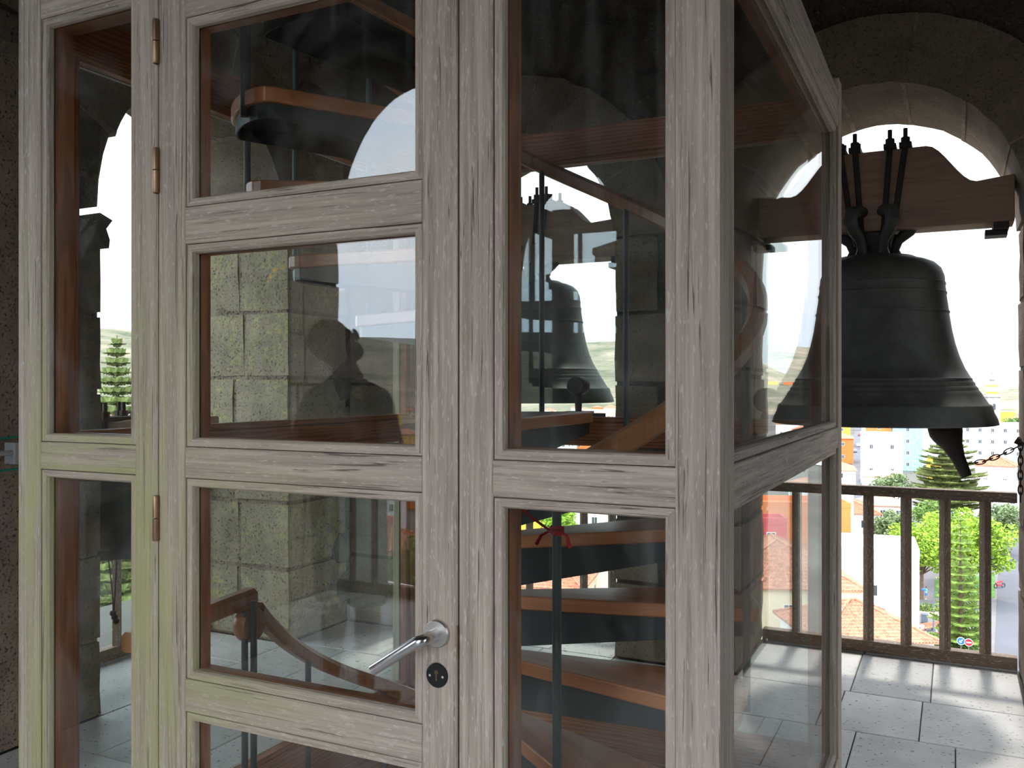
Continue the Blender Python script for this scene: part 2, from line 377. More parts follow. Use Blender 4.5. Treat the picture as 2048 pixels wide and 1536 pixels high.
def arch_z(op, u):
    uc, a, b, zs = op
    q = 1 - ((u - uc) / a) ** 2
    return zs + b * math.sqrt(max(q, 0)) if q > 0 else zs
CEIL = 4.0
def wall(name, fn, u0, u1, t, ops, mats, ring=.34, top=CEIL, skip=None, flip=False):
    """ops: (centre, half width, rise, springing). fn maps (u, z, d) to the world; d=0 inside face, d=t outside face"""
    jm, fm = mats
    mb = MB(); e = .018
    edges = [u0]
    def slab(a, b, z0a, z0b, z1):
        vs = [fn(a, z0a, e), fn(b, z0b, e), fn(b, z1, e), fn(a, z1, e), fn(a, z0a, t - e), fn(b, z0b, t - e), fn(b, z1, t - e), fn(a, z1, t - e)]
        mb.add(vs, [(0, 1, 2, 3), (4, 7, 6, 5), (0, 4, 5, 1), (3, 2, 6, 7), (0, 3, 7, 4), (1, 5, 6, 2)])
    cur = u0
    for op in sorted(ops):
        uc, a, b, zs = op; A = a + e
        if name == 'wall_left' and uc > 3:
            slab(cur, uc - A - .18, 0, 0, top); slab(uc - A - .18, uc - A, 0, 0, 2.325); slab(uc - A - .18, uc - A, 2.535, 2.545, top)
        else: slab(cur, uc - A, 0, 0, top)
        n = 20
        for i in range(n):
            p, q = uc - A * math.cos(PI * i / n), uc - A * math.cos(PI * (i + 1) / n)
            za = zs + (b + e) * math.sin(PI * i / n); zb = zs + (b + e) * math.sin(PI * (i + 1) / n)
            slab(p, q, za, zb, top)
        cur = uc + A
    slab(cur, u1, 0, 0, top)
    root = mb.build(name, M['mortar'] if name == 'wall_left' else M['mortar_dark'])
    tag(root, kind='structure')
    # voussoirs
    ei = 0
    for op in ops:
        uc, a, b, zs = op; n = 7
        off = random.uniform(-.04, .04)
        for i in range(n):
            if name == 'wall_left' and uc > 3 and i == 0: continue
            q0 = PI * i / n + (off if i else 0) + .008; q1 = PI * (i + 1) / n + (off if i < n - 1 else 0) - .008
            vs = []; m_ = 5; s = random.random() * 30
            for k in range(3):
                d = (-.004, t / 2, t + .004)[k]
                for j in range(m_ + 1):
                    q = q0 + (q1 - q0) * j / m_
                    for rr in (0, ring):
                        jj = noise.noise(Vector((q * 9 + s, rr * 3, d * 4))) * (.010 if rr == 0 else .02)
                        vs.append(fn(uc - (a + rr + jj) * math.cos(q), zs + (b + rr + jj) * math.sin(q), d + (jj * .5 if k != 1 else 0)))
            fs = []; W = (m_ + 1) * 2
            for j in range(m_):
                x = j * 2
                fs.append((x, x + 1, x + 3, x + 2)); fs.append((2 * W + x, 2 * W + x + 2, 2 * W + x + 3, 2 * W + x + 1))
                for k in range(2):
                    y = k * W + x
                    fs.append((y, y + 2, y + W + 2, y + W)); fs.append((y + 1, y + W + 1, y + W + 3, y + 3))
            for k in range(2):
                y = k * W; fs.append((y, y + W, y + W + 1, y + 1)); y += m_ * 2; fs.append((y, y + 1, y + W + 1, y + W))
            c = sum(vs, Vector()) / len(vs)
            pyd('voussoir', [v - c for v in vs], fs, root, M['jamb'], Matrix.Translation(c))
            # pale mortar joint between voussoirs
            if i:
                q = q0 - .008; vs = []
                for dd in (-.001, t + .001):
                    for w_, rr in ((-.016, -.003), (.018, -.003), (.010, ring), (-.010, ring)):
                        vs.append(fn(uc - (a + rr) * math.cos(q + w_), zs + (b + rr) * math.sin(q + w_), dd))
                pyd('mortar_joint', vs, [(0, 1, 2, 3), (4, 7, 6, 5), (0, 4, 5, 1), (3, 2, 6, 7), (0, 3, 7, 4), (1, 5, 6, 2)], root, M['mortar'])
        # jamb blocks
        for side in (-1, 1):
            z = 0.0; k = 0; edge = uc + side * a
            while z < zs - .09:
                h = random.choice((.36, .40, .44)); cutn = name == 'wall_left' and uc > 3 and side < 0
                if z + h > zs - .15: h = zs - z - (.065 if cutn else 0)
                wd = (.40, .27)[k % 2] if side == 1 else (.27, .40)[k % 2]
                if skip and skip(ops.index(op), side, z, z + h): z += h; k += 1; continue
                lo, hi = (edge - wd, edge) if side < 0 else (edge, edge + wd)
                # limit to the pier
                for o2 in ops:
                    if o2 is op: continue
                    if side > 0 and o2[0] > uc: hi = min(hi, (edge + o2[0] - o2[1]) / 2 + (.065 if k % 2 == 0 else -.065))
                    if side < 0 and o2[0] < uc: lo = max(lo, (edge + o2[0] + o2[1]) / 2 + (.065 if k % 2 == 0 else -.065))
                if side > 0 and u1 - edge < .65: hi = u1 - .03
                if name == 'wall_back' and side < 0 and edge - XL < .65: lo = XL + .01
                lo = max(lo, u0 + .01); hi = min(hi, u1 - .01)
                dm = t * random.uniform(.42, .58)
                jmat = jm(op, side) if callable(jm) else jm
                g = .006
                rough_block('stone_block', root, jmat, fn, lo + g, hi - g, z + g, z + h - g, -.004, dm - g, .012, 3, 3, 3)
                rough_block('stone_block', root, jmat, fn, lo + g, hi - g, z + g, z + h - g, dm + g, t + .004, .012, 3, 3, 3)
                z += h; k += 1
    # rubble in the remaining inside face
    cand = []
    z = .12
    while z < top - .1:
        hh = random.uniform(.2, .3); u = u0 + random.uniform(.02, .2)
        while u < u1 - .1:
            ww = random.uniform(.24, .42); cu, cz = u + ww / 2, z + hh / 2
            ok = True
            for (uc, a, b, zs) in ops:
                if cz < zs + .1:
                    if abs(cu - uc) < a + .42 + ww / 2: ok = False
                q = ((cu - uc) / (a + ring + ww * .48)) ** 2 + ((cz - zs) / (b + ring + hh * .5)) ** 2
                if cz >= zs - .05 and q < 1: ok = False
            if ok: cand.append((cu, cz, ww, hh))
            u += ww + .03
        z += hh + .025
    for cu, cz, ww, hh in cand:
        n = 9; vs = []; s = random.random() * 40
        for ringi, (f, d) in enumerate(((1, .03), (.93, .002), (.6, -.022))):
            for j in range(n):
                q = 2 * PI * j / n; r = (.92 + .32 * noise.noise(Vector((math.cos(q) * 1.3 + s, math.sin(q) * 1.3, 0)))) * f
                sq = 1 / max(abs(math.cos(q)), abs(math.sin(q))) ** .55
                vs.append(fn(cu + ww * .5 * r * sq * math.cos(q) * 1.06, min(top - .01, cz + hh * .5 * r * sq * math.sin(q) * 1.08), d + .01 * noise.noise(Vector((q, s, 5)))))
        vs.append(fn(cu, cz, -.026))
        fs = [(r_ * n + j, r_ * n + (j + 1) % n, (r_ + 1) * n + (j + 1) % n, (r_ + 1) * n + j) for r_ in range(2) for j in range(n)] + [(2 * n + j, 2 * n + (j + 1) % n, 3 * n) for j in range(n)]
        c = sum(vs, Vector()) / len(vs)
        pyd('rubble_stone', [v - c for v in vs], fs, root, fm, Matrix.Translation(c))
    return root
SPR = 2.39; TH = .80; YB = 4.85; XL = -3.60
AR, AM = (-.375, .675, .675, SPR), (-2.425, .675, .675, SPR)
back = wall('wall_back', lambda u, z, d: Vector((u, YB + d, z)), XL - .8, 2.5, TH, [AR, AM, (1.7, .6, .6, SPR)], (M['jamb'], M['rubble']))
def left_skip(i, side, z0, z1): return False
def left_jamb(op, side): return M['lichen'] if (side > 0 and op[0] > 3) else M['jamb']
AL = (3.60, .65, .80, SPR)
left = wall('wall_left', lambda u, z, d: Vector((XL - d, u, z)), -1.42, YB + .02, TH, [AL, (1.35, .62, .62, SPR)], (left_jamb, M['ashlar']))
# behind the photographer: reflected in the panes
YR = -1.90
ARR = (-3.50, .76, 1.10, 2.65)
rear = wall('wall_rear', lambda u, z, d: Vector((u, YR - d, z)), -5.4, 2.5, .85, [ARR, (-.55, .76, .9, 2.5)], (lambda op, side: M['brightened_jamb'] if op[0] < -3 and side < 0 else M['jamb'], M['rubble']))
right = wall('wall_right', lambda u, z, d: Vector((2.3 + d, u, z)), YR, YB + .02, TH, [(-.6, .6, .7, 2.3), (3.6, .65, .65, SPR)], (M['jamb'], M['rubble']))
mb = MB(); mb.box(-5.4, XL - TH + .02, -1.42 - .0, -1.22, 0, CEIL); mb.box(-5.4, -5.2, YR, -1.42, 0, CEIL)
o = mb.build('wall_recess', M['mortar_dark']); tag(o, kind='structure')
mb = MB(); mb.box(-5.4, 3.1, YR - .85, YB + TH, CEIL, CEIL + .3); o = mb.build('ceiling', M['mortar_dark']); tag(o, kind='structure')

# broken corner stones round the beam hole of the left arch
lf = lambda u, z, d: Vector((XL - d, u, z))
rough_block('broken_stone', left, M['ashlar'], lf, 2.60, 2.935, 2.54, 2.78, -.004, .42, .02, 3, 3, 3)
rough_block('broken_stone', left, M['ashlar'], lf, 2.62, 2.965, 2.66, 2.95, .02, .40, .02, 3, 3, 3)
b1 = [(2.93, 2.22), (2.98, 2.2), (2.985, 2.24), (2.965, 2.29), (3.0, 2.335), (2.93, 2.36)]
vs = [Vector((XL + .004, y, z)) for y, z in b1] + [Vector((XL - .3, y + .01, z + .0)) for y, z in b1]
pyd('broken_stone', vs, [tuple(range(6)), tuple(range(11, 5, -1))] + [(i, i + 6, (i + 1) % 6 + 6, (i + 1) % 6) for i in range(6)], left, M['ashlar'])

# ------------------------------------------------------------------ floor of basalt slabs with the stair opening
SC = Vector((-1.14, 2.218)); SR = .724
HX0, HX1, HY0, HY1 = -1.93, -1.14, 1.62, 3.0    # opening the lower flight comes up through
mb = MB()
XA, XB, YA, YC = -5.4, 3.1, YR - .85, YB + TH
for (a, b, c, d) in ((XA, HX0, YA, YC), (HX1, XB, YA, YC), (HX0, HX1, YA, HY0), (HX0, HX1, HY1, YC)):
    mb.box(a, b, c, d, -.35, -.012)
flo = mb.build('floor', M['joint']); tag(flo, kind='structure')
def slab_tile(x0, x1, y0, y1, z=0.0):
    g = .0022; zz = random.uniform(-.0015, .0012)
    m_ = MB(); c = Vector(((x0 + x1) / 2, (y0 + y1) / 2, z)); hx, hy = (x1 - x0) / 2 - g, (y1 - y0) / 2 - g
    if hx < .02 or hy < .02: return
    k = .003
    vs = [(-hx, -hy, -.03), (hx, -hy, -.03), (hx, hy, -.03), (-hx, hy, -.03), (-hx, -hy, zz - k), (hx, -hy, zz - k), (hx, hy, zz - k), (-hx, hy, zz - k),
          (-hx + k, -hy + k, zz), (hx - k, -hy + k, zz), (hx - k, hy - k, zz), (-hx + k, hy - k, zz)]
    fs = [(0, 3, 2, 1), (8, 9, 10, 11)] + [(i, (i + 1) % 4, 4 + (i + 1) % 4, 4 + i) for i in range(4)] + [(4 + i, 4 + (i + 1) % 4, 8 + (i + 1) % 4, 8 + i) for i in range(4)]
    pyd('floor_tile', vs, fs, flo, M['slab'], Matrix.Translation(c))
def carve(x0, x1, y0, y1):
    """slab clipped round the stair enclosure sill"""
    bx0, bx1, by0, by1 = -2.027, -.3335, 1.42, 3.11
    if x1 <= bx0 or x0 >= bx1 or y1 <= by0 or y0 >= by1: slab_tile(x0, x1, y0, y1); return
    if x0 < bx0: slab_tile(x0, bx0, y0, y1); x0 = bx0
    if x1 > bx1: slab_tile(bx1, x1, y0, y1); x1 = bx1
    if y0 < by0: slab_tile(x0, x1, y0, by0)
    if y1 > by1: slab_tile(x0, x1, by1, y1)
y = YR + .0; rows = []
ys = [YR, -1.35, -.75, -.2, .4, .95, 1.5, 2.05, 2.62, 3.2, 3.75, 4.3, YB]
for r_, (a, b) in enumerate(zip(ys[:-1], ys[1:])):
    x = XL + ((r_ % 2) * -.17) ; 
    x = -3.6 - .0
    first = True
    while x < 2.3 - .05:
        wd = random.choice((.36, .36, .40, .44, .52)); 
        if first and r_ % 2: wd *= .6
        first = False
        x2 = min(x + wd, 2.3)
        if 2.3 - x2 < .12: x2 = 2.3
        carve(x, x2, a, b); x = x2
for (lo, hi) in ((-1.05, .30), (-3.10, -1.75), (1.1, 2.3)):
    cuts = [lo, lo + .57, lo + .94, hi] if lo == -1.05 else [lo, lo + .45, lo + .95, hi]
    for a, b in zip(cuts[:-1], cuts[1:]): slab_tile(a, b, YB, YB + .72)
for a, b in ((2.95, 3.4), (3.4, 3.85), (3.85, 4.25)): slab_tile(XL - .72, XL, a, b)
for a, b in ((-4.26, -3.8), (-3.8, -3.3), (-3.3, -2.74)): slab_tile(a, b, YR - .85, YR)
for a in (-5.2, -4.4): slab_tile(a, a + .8, YR, -1.42)
# rounded stone lip under each railing
def lip(p0, p1, parent):
    p0, p1 = Vector(p0), Vector(p1); mb = MB(); mb.tube([p0, p1], .035, 12); mb.build('sill_moulding', M['slab'], parent, smooth=True)
lip((-1.05, YB + .76, .0), (.30, YB + .76, .0), flo); lip((-3.1, YB + .76, .0), (-1.75, YB + .76, .0), flo)

# ------------------------------------------------------------------ timber and glass stair enclosure
BX0, BX1, BY0, BY1 = -2.027, -.3335, 1.42, 3.11
DEP = .078
frames = {  # wall name -> (origin, u axis, inward axis)
    'front': (Vector((0, BY0, 0)), Vector((1, 0, 0)), Vector((0, 1, 0))),
    'right': (Vector((BX1, 0, 0)), Vector((0, 1, 0)), Vector((-1, 0, 0))),
    'left': (Vector((BX0, 0, 0)), Vector((0, 1, 0)), Vector((1, 0, 0))),
    'back': (Vector((0, BY1, 0)), Vector((1, 0, 0)), Vector((0, -1, 0)))}
UP = Vector((0, 0, 1))
def member(name, parent, wl, u0, u1, z0, z1, d0=0, d1=DEP, horiz=None, mats=None, split=.025, bev=.002):
    o, u, n = frames[wl]
    if horiz is None: horiz = (u1 - u0) > (z1 - z0)
    hu, hz = (u1 - u0) / 2, (z1 - z0) / 2
    c = o + u * (u0 + u1) / 2 + UP * (z0 + z1) / 2
    if horiz: X, Y, Z = UP, n, u; hx, hl = hz, hu
    else: X, Y, Z = u, n, UP; hx, hl = hu, hz
    mat = Matrix(((X[0], Y[0], Z[0], c[0]), (X[1], Y[1], Z[1], c[1]), (X[2], Y[2], Z[2], c[2]), (0, 0, 0, 1)))
    mb = MB(); two = mats is None
    if two:
        sgn = 1
        ds = [d0, min(max(split, d0 + .001), d1 - .001), d1]
        b = bev
        # outer grey half with small arris, inner brown half
        secs = [(hx - b, ds[0], 0), (hx, ds[0] + b, 0), (hx, ds[1], 0), (hx, ds[1], 1), (hx, ds[2] - b, 1), (hx - b, ds[2], 1)]
        for i in range(5):
            (a, da, _), (e_, db, mi) = secs[i], secs[i + 1]
            if da == db: continue
            for s in (1, -1):
                mb.add([(s * a, da, -hl), (s * a, da, hl), (s * e_, db, hl), (s * e_, db, -hl)], [(0, 1, 2, 3)], secs[i + 1][2] if i != 1 else 0)
        mb.add([(-hx + b, ds[0], -hl), (hx - b, ds[0], -hl), (hx - b, ds[0], hl), (-hx + b, ds[0], hl)], [(0, 1, 2, 3)], 0)
        mb.add([(-hx + b, ds[2], -hl), (hx - b, ds[2], -hl), (hx - b, ds[2], hl), (-hx + b, ds[2], hl)], [(3, 2, 1, 0)], 1)
        for s in (-1, 1):
            poly = [(hx - b, ds[0]), (hx, ds[0] + b), (hx, ds[2] - b), (hx - b, ds[2]), (-hx + b, ds[2]), (-hx, ds[2] - b), (-hx, ds[0] + b), (-hx + b, ds[0])]
            mb.add([(x, y, s * hl) for x, y in poly], [tuple(range(8))], 0)
        return mb.build(name, [M['weathered'], M['brown']], parent, mat)
    mb.box(-hx, hx, d0, d1, -hl, hl)
    return mb.build(name, mats, parent, mat)
BW = .018   # bead width
def glazing(parent, wl, u0, u1, z0, z1, off=0.0, thick=DEP):
    """mitred beads, brown lining and the pane of one opening"""
    o, u, n = frames[wl]; g = .0018
    a0, a1, b0, b1 = u0 + g, u1 - g, z0 + g, z1 - g
    def strip(nm, p, q, inn, din0, din1, dout, mat, wd):
        # p,q: outer corners; inn: inward direction in the wall plane
        L = (q - p).length; t = (q - p).normalized()
        c = (p + q) / 2; Y = n
        mtx = Matrix(((inn[0], Y[0], t[0], c[0]), (inn[1], Y[1], t[1], c[1]), (inn[2], Y[2], t[2], c[2]), (0, 0, 0, 1)))
        h = L / 2; prof = [(0, din0), (wd * .82, din0), (wd, din0 + .006), (wd, dout), (0, dout)] if mat is M['weathered'] else [(0, din0), (wd, din0), (wd, dout), (0, dout)]
        vs = [(x, d, -h + x) for x, d in prof] + [(x, d, h - x) for x, d in prof]; k = len(prof)
        fs = [tuple(range(k)), tuple(range(2 * k - 1, k - 1, -1))] + [(i, k + i, k + (i + 1) % k, (i + 1) % k) for i in range(k)]
        return pyd(nm, vs, fs, parent, mat, mtx)
    P = lambda uu, zz: o + u * uu + UP * zz
    for nm, d0, d1, mt in (('glazing_bead', off + .004, off + .0215, M['weathered']), ('inner_lining', off + .0275, off + thick - .002, M['brown'])):
        strip(nm, P(a0, b0), P(a1, b0), UP, d0, 0, d1, mt, BW)
        strip(nm, P(a0, b1), P(a1, b1), -UP, d0, 0, d1, mt, BW)
        strip(nm, P(a0, b0), P(a0, b1), u, d0, 0, d1, mt, BW)
        strip(nm, P(a1, b0), P(a1, b1), -u, d0, 0, d1, mt, BW)
    c = P((u0 + u1) / 2, (z0 + z1) / 2); hu, hz = (u1 - u0) / 2 - .004, (z1 - z0) / 2 - .004
    mtx = Matrix(((u[0], n[0], 0, c[0]), (u[1], n[1], 0, c[1]), (u[2], n[2], 1, c[2]), (0, 0, 0, 1)))
    mb = MB(); mb.box(-hu, hu, off + .022, off + .027, -hz, hz); return mb.build('glass_pane', M['glass'], parent, mtx)

enc = empty('stair_enclosure', ((BX0 + BX1) / 2, (BY0 + BY1) / 2, 0), 0, 'weathered grey timber and glass enclosure built round the spiral staircase', 'enclosure')
ZT, ZT2 = 2.42, 2.53
ZM0, ZM1 = 1.352, 1.417
ZB = .42
XP = [BX0, -1.947, -1.631, -1.561, -.809, -.738, -.4055, BX1]
member('corner_post', enc, 'front', XP[0], XP[1], 0, ZT2)
member('frame_stile', enc, 'front', XP[2], XP[3] - .0015, 0, ZT2)
member('frame_stile', enc, 'front', XP[4] + .002, XP[5], 0, ZT2)
member('corner_post', enc, 'front', XP[6], XP[7], 0, ZT2, d1=.10, mats=M['weathered'])
for a, b in ((XP[1], XP[2]), (XP[5], XP[6])):
    member('mid_rail', enc, 'front', a, b, ZM0, ZM1, .0015)
    member('top_rail', enc, 'front', a, b, ZT, ZT2, .0015)
    member('bottom_rail', enc, 'front', a, b, .03, ZB, .0015)
    glazing(enc, 'front', a, b, ZM1, ZT); glazing(enc, 'front', a, b, ZB, ZM0)
member('top_rail', enc, 'front', XP[3] - .0, XP[4], 2.425, ZT2, .0015)
ZS = 2.375
for wl in ('left', 'right'):
    member('corner_post', enc, wl, BY1 - .08, BY1, 0, ZT2, d1=.075 if wl == 'left' else .082)
    if wl == 'left': member('frame_stile', enc, wl, BY0 + DEP, BY0 + DEP + .012, 0, ZT2, d1=.08); y0 = BY0 + DEP + .012
    else: y0 = BY0 + .10
    y1 = BY1 - .08
    member('mid_rail', enc, wl, y0, y1, ZM0, ZM1, .0015); member('top_rail', enc, wl, y0, y1, ZS, ZS + .11, .0015, DEP if wl == 'left' else .082)
    member('bottom_rail', enc, wl, y0, y1, .17, .36, .0015)
    member('base_board', enc, wl, y0, y1, 0, .167, .01)
    go = .022 if wl == 'left' else .004; glazing(enc, wl, y0, y1, ZM1, ZS, go, DEP - go); glazing(enc, wl, y0, y1, .36, ZM0, go, DEP - go)
x0, x1 = BX0 + .075, BX1 - .075
member('mid_rail', enc, 'back', x0, x1, ZM0, ZM1, .0015); member('top_rail', enc, 'back', x0, x1, ZS, ZS + .11, .0015)
member('bottom_rail', enc, 'back', x0, x1, .17, .36, .0015); member('base_board', enc, 'back', x0, x1, 0, .167, .01)
glazing(enc, 'back', x0, x1, ZM1, ZS, .022, DEP - .022); glazing(enc, 'back', x0, x1, .36, ZM0, .022, DEP - .022)

# ------------------------------------------------------------------ the door
D0, D1, DS0, DS1 = XP[3], XP[4], -1.481, -.886
door = empty('glazed_door', (D0, BY0, .02), 0, 'weathered timber door with four stacked panes and lever handle, set in the glazed enclosure', 'door')
member('stile', door, 'front', D0 + .0015, DS0, .02, 2.42, d1=.057)
member('stile', door, 'front', DS1, D1 - .0015, .02, 2.42, d1=.057)
rails = [(.02, .40), (.851, .921), (1.352, 1.418), (1.853, 1.932), (2.339, 2.42)]
for i, (a, b) in enumerate(rails): member('rail', door, 'front', DS0 + .0005, DS1 - .0005, a, b, .0012, .057)
for i in range(4): glazing(door, 'front', DS0, DS1, rails[i][1], rails[i + 1][0], 0, .056)
# lever handle
hp = along(0, 0); 
def frontpt(px, py, d=0.0):
    Yp = BY0 - d; al = math.atan((px - 1024) / FOC) - YAW; plan = Yp / math.cos(al); F = plan * math.cos(al + YAW)
    return Vector((Yp * math.tan(al), Yp, EYE - (py - HOR) / FOC * F))
hc = frontpt(876, 1266)
mb = MB(); 
Mx = Matrix.Translation(hc) @ Matrix.Rotation(PI / 2, 4, 'X')
prof = [(.0, .0), (.0255, .0), (.0255, .006), (.0235, .0085), (.0, .0085)]
hnd = MB().lathe(prof, 36).build('lever_handle', M['satin'], door, Mx, smooth=True)
p0 = hc + Vector((0, -.008, 0)); p1 = hc + Vector((0, -.047, 0))
pts = [p0, p0 + (p1 - p0) * .6] 
for q in range(1, 7):
    a = PI / 2 * q / 6; pts.append(hc + Vector((-.014 * (1 - math.cos(a)), -.036 - .014 * math.sin(a), 0)))
tip = frontpt(748, 1338, .05)
pts = pts[:2] + [Vector((q.x, q.y, q.z - .006 * (i_ + 1) / 6)) for i_, q in enumerate(pts[2:])]; pts.append(Vector((tip.x, hc.y - .052, tip.z)))
MB().tube(pts, .0108, 18).build('lever', M['chrome'], hnd, smooth=True)
kc = frontpt(875, 1350)
Mk = Matrix.Translation(kc) @ Matrix.Rotation(PI / 2, 4, 'X')
kp = MB().lathe([(0, 0), (.0225, 0), (.0225, .003), (.021, .0042), (0, .0042)], 32).build('keyhole_plate', M['black'], door, Mk, smooth=True)
hole = [(0.0042 * math.cos(a), .006 + .0042 * math.sin(a)) for a in [R(-60 + 300 * i / 12 ) for i in range(13)]]
hole = [(0.0042 * math.sin(R(20 + 320 * i / 12)) , .006 - .0042 * math.cos(R(20 + 320 * i / 12))) for i in range(13)] + [(-.0018, -.010), (.0018, -.010)]
MB().prism(hole, .0040, .0048).build('keyhole', M['hole'], kp, Mk)
for s in (-1, 1):
    MB().lathe([(0, .004), (.0026, .004), (.0022, .0056), (0, .006)], 14).build('screw', M['satin'], kp, Mk @ Matrix.Translation((s * .0135, -.001, 0)), smooth=True)
mb = MB(); mb.box(D1 - .002, D1 + .001, BY0 - .002, BY0 + .003, kc.z + .035, kc.z + .095); mb.build('latch_plate', M['brass'], door)
# hinges
for ya, yb in ((42, 130), (298, 388), (990, 1080)):
    px = 309; A, B = frontpt(px, ya), frontpt(px, yb); x = D0 + .000
    h = empty('hinge', (x, BY0 - .006, B.z)); h.parent = door; h.matrix_basis = wm(door).inverted() @ Matrix.Translation((x, BY0 - .006, B.z))
    mid = (A.z + B.z) / 2
    MB().lathe([(0, 0), (.0062, 0), (.0072, .003), (.0072, mid - B.z - .0012), (0, mid - B.z - .0012)], 16).build('hinge_knuckle', M['brass'], h, Matrix.Translation((x, BY0 - .006, B.z)), smooth=True)
    MB().lathe([(0, .0012), (.0072, .0012), (.0072, A.z - mid - .003), (.0062, A.z - mid), (0, A.z - mid)], 16).build('hinge_knuckle', M['brass'], h, Matrix.Translation((x, BY0 - .006, mid)), smooth=True)
    mb = MB(); mb.box(x - .004, x + .004, BY0 - .006, BY0 + .001, B.z, A.z); mb.build('hinge_leaf', M['brass'], h)

# ------------------------------------------------------------------ spiral staircase
stair = empty('spiral_staircase', (SC.x, SC.y, -1.2), 0, 'spiral staircase with brown wooden treads and grey steel brackets inside the glazed enclosure', 'staircase')
RISE, DPH, Z0, P0, WD, E1, E2 = .16, .455, 1.139, .693, .40, .04, .029
def tz(k): return Z0 + RISE * k
MB().lathe([(0, 0), (.052, 0), (.052, 5.15), (0, 5.15)], 28).build('centre_pole', M['steel'], stair, Matrix.Translation((SC.x, SC.y, -1.2)), smooth=True)
def tread_poly(r0, r1, ins=0.0):
    """plan outline, nosing edge on angle 0"""
    d1 = Vector((1, 0)); n1 = Vector((0, 1)); d2 = Vector((math.cos(WD - .115), math.sin(WD - .115))); n2 = Vector((-d2.y, d2.x))
    a = n1 * (-E1 + ins); b = n2 * (E2 - ins)
    A0, A1 = a + d1 * r0, a + d1 * (r1 - .03)
    B0, B1 = b + d2 * r0, b + d2 * (r1 - .09)
    pts = [A0, A1]
    # rounded outer end
    c1 = a + d1 * (r1 + .01); c2 = b + d2 * (r1 + .0)
    for i in range(1, 9):
        t = i / 9; q = (1 - t) ** 3 * A1 + 3 * (1 - t) ** 2 * t * (c1 * .75 + A1 * .25 + n1 * .03) + 3 * (1 - t) * t * t * (c2 * .9 + B1 * .1) + t ** 3 * B1
        pts.append(q)
    pts += [B1, B0]
    return [(p.x, p.y) for p in pts]
tp = tread_poly(.048, SR); bp = tread_poly(.05, SR - .012, .010)
tm = MB().prism(tp, -.037, 0)
bm_ = MB()
bm_.prism(bp, -.043, -.0375)
n = len(bp)
for i in range(n - 1):  # hanging rim plate, deeper towards the pole
    p, q = Vector(bp[i]), Vector(bp[i + 1]); 
    def dep(v): r = v.length; return .030 + max(0, (.60 - r) / .60) * .075
    nn = Vector((-(q - p).y, (q - p).x)).normalized() * .004
    vs = [(p.x, p.y, -.043), (q.x, q.y, -.043), (q.x, q.y, -.043 - dep(q)), (p.x, p.y, -.043 - dep(p)), (p.x + nn.x, p.y + nn.y, -.043), (q.x + nn.x, q.y + nn.y, -.043), (q.x + nn.x, q.y + nn.y, -.043 - dep(q)), (p.x + nn.x, p.y + nn.y, -.043 - dep(p))]
    bm_.add(vs, [(0, 1, 2, 3), (4, 7, 6, 5), (0, 4, 5, 1), (3, 2, 6, 7), (0, 3, 7, 4), (1, 5, 6, 2)])
tme = bme = None
for k in range(-12, 13):
    Mt = Matrix.Translation((SC.x, SC.y, tz(k))) @ Matrix.Rotation(P0 + k * DPH, 4, 'Z')
    # grain runs along the tread: build the mesh with local Z along its length
    Q = Matrix(((0, 0, 1, 0), (1, 0, 0, 0), (0, 1, 0, 0), (0, 0, 0, 1)))   # local z -> tread x
    if tme is None:
        Qi = Q.inverted(); m2 = MB(); m2.add([Qi @ Vector(v) for v in tm.v], tm.f)
        t0 = m2.build('tread', M['tread'], stair, Mt @ Q, bevel=.004); tme = t0.data
        b0 = bm_.build('tread_bracket', M['darksteel'], t0, Mt); bme = b0.data
    else:
        t0 = link('tread', tme, stair, None, True, Mt @ Q); bb = t0.modifiers.new('bevel', 'BEVEL'); bb.width = .004; bb.segments = 2; bb.limit_method = 'ANGLE'
        b0 = link('tread_bracket', bme, t0, None, True, Mt)
RH, HH = .70, .79
def hz(ph): return Z0 + RISE * (ph - P0) / DPH + HH
def spt(ph, r=RH, z=None): return Vector((SC.x + r * math.cos(ph), SC.y + r * math.sin(ph), hz(ph) if z is None else z))
def railsweep(pts, wd, ht, name, mat, parent):
    mb = MB(); k = len(pts); prof = [(-wd * .5, -ht * .5 + .008), (-wd * .5 + .008, -ht * .5), (wd * .5 - .008, -ht * .5), (wd * .5, -ht * .5 + .008), (wd * .5, ht * .5 - .012), (wd * .5 - .012, ht * .5), (-wd * .5 + .012, ht * .5), (-wd * .5, ht * .5 - .012)]
    n = len(prof)
    for i, p in enumerate(pts):
        t = (pts[min(i + 1, k - 1)] - pts[max(i - 1, 0)]); th = Vector((t.x, t.y, 0)).normalized(); sd = Vector((th.y, -th.x, 0)); t.normalize(); up = sd.cross(t).normalized()
        if up.z < 0: up = -up
        for x, y in prof: mb.v.append(tuple(p + sd * x + up * y))
    for i in range(k - 1):
        for j in range(n): mb.f.append((i * n + j, i * n + (j + 1) % n, (i + 1) * n + (j + 1) % n, (i + 1) * n + j)); mb.m.append(0)
    mb.f += [tuple(range(n))[::-1], tuple((k - 1) * n + j for j in range(n))]; mb.m += [0, 0]
    return mb.build(name, mat, parent, smooth=True)
a0, a1 = P0 - 3.62 * DPH - .30, P0 + 12.4 * DPH
railsweep([spt(a0 + (a1 - a0) * i / 90) for i in range(91)], .045, .048, 'handrail', M['rail'], stair)
# lower flight: rail swoops up to the landing and ends in a scroll
a0, a1 = P0 - 13 * DPH, P0 - 7.75 * DPH
pts = []
for i in range(41):
    t = i / 40; ph = a0 + (a1 - a0) * t; z = hz(ph) + .125 + max(0, (t - .72) / .28) ** 2 * .09
    pts.append(spt(ph, RH, z))
e = pts[-1]; dr = (pts[-1] - pts[-2]).normalized()
railsweep(pts, .042, .045, 'lower_handrail', M['rail'], stair)
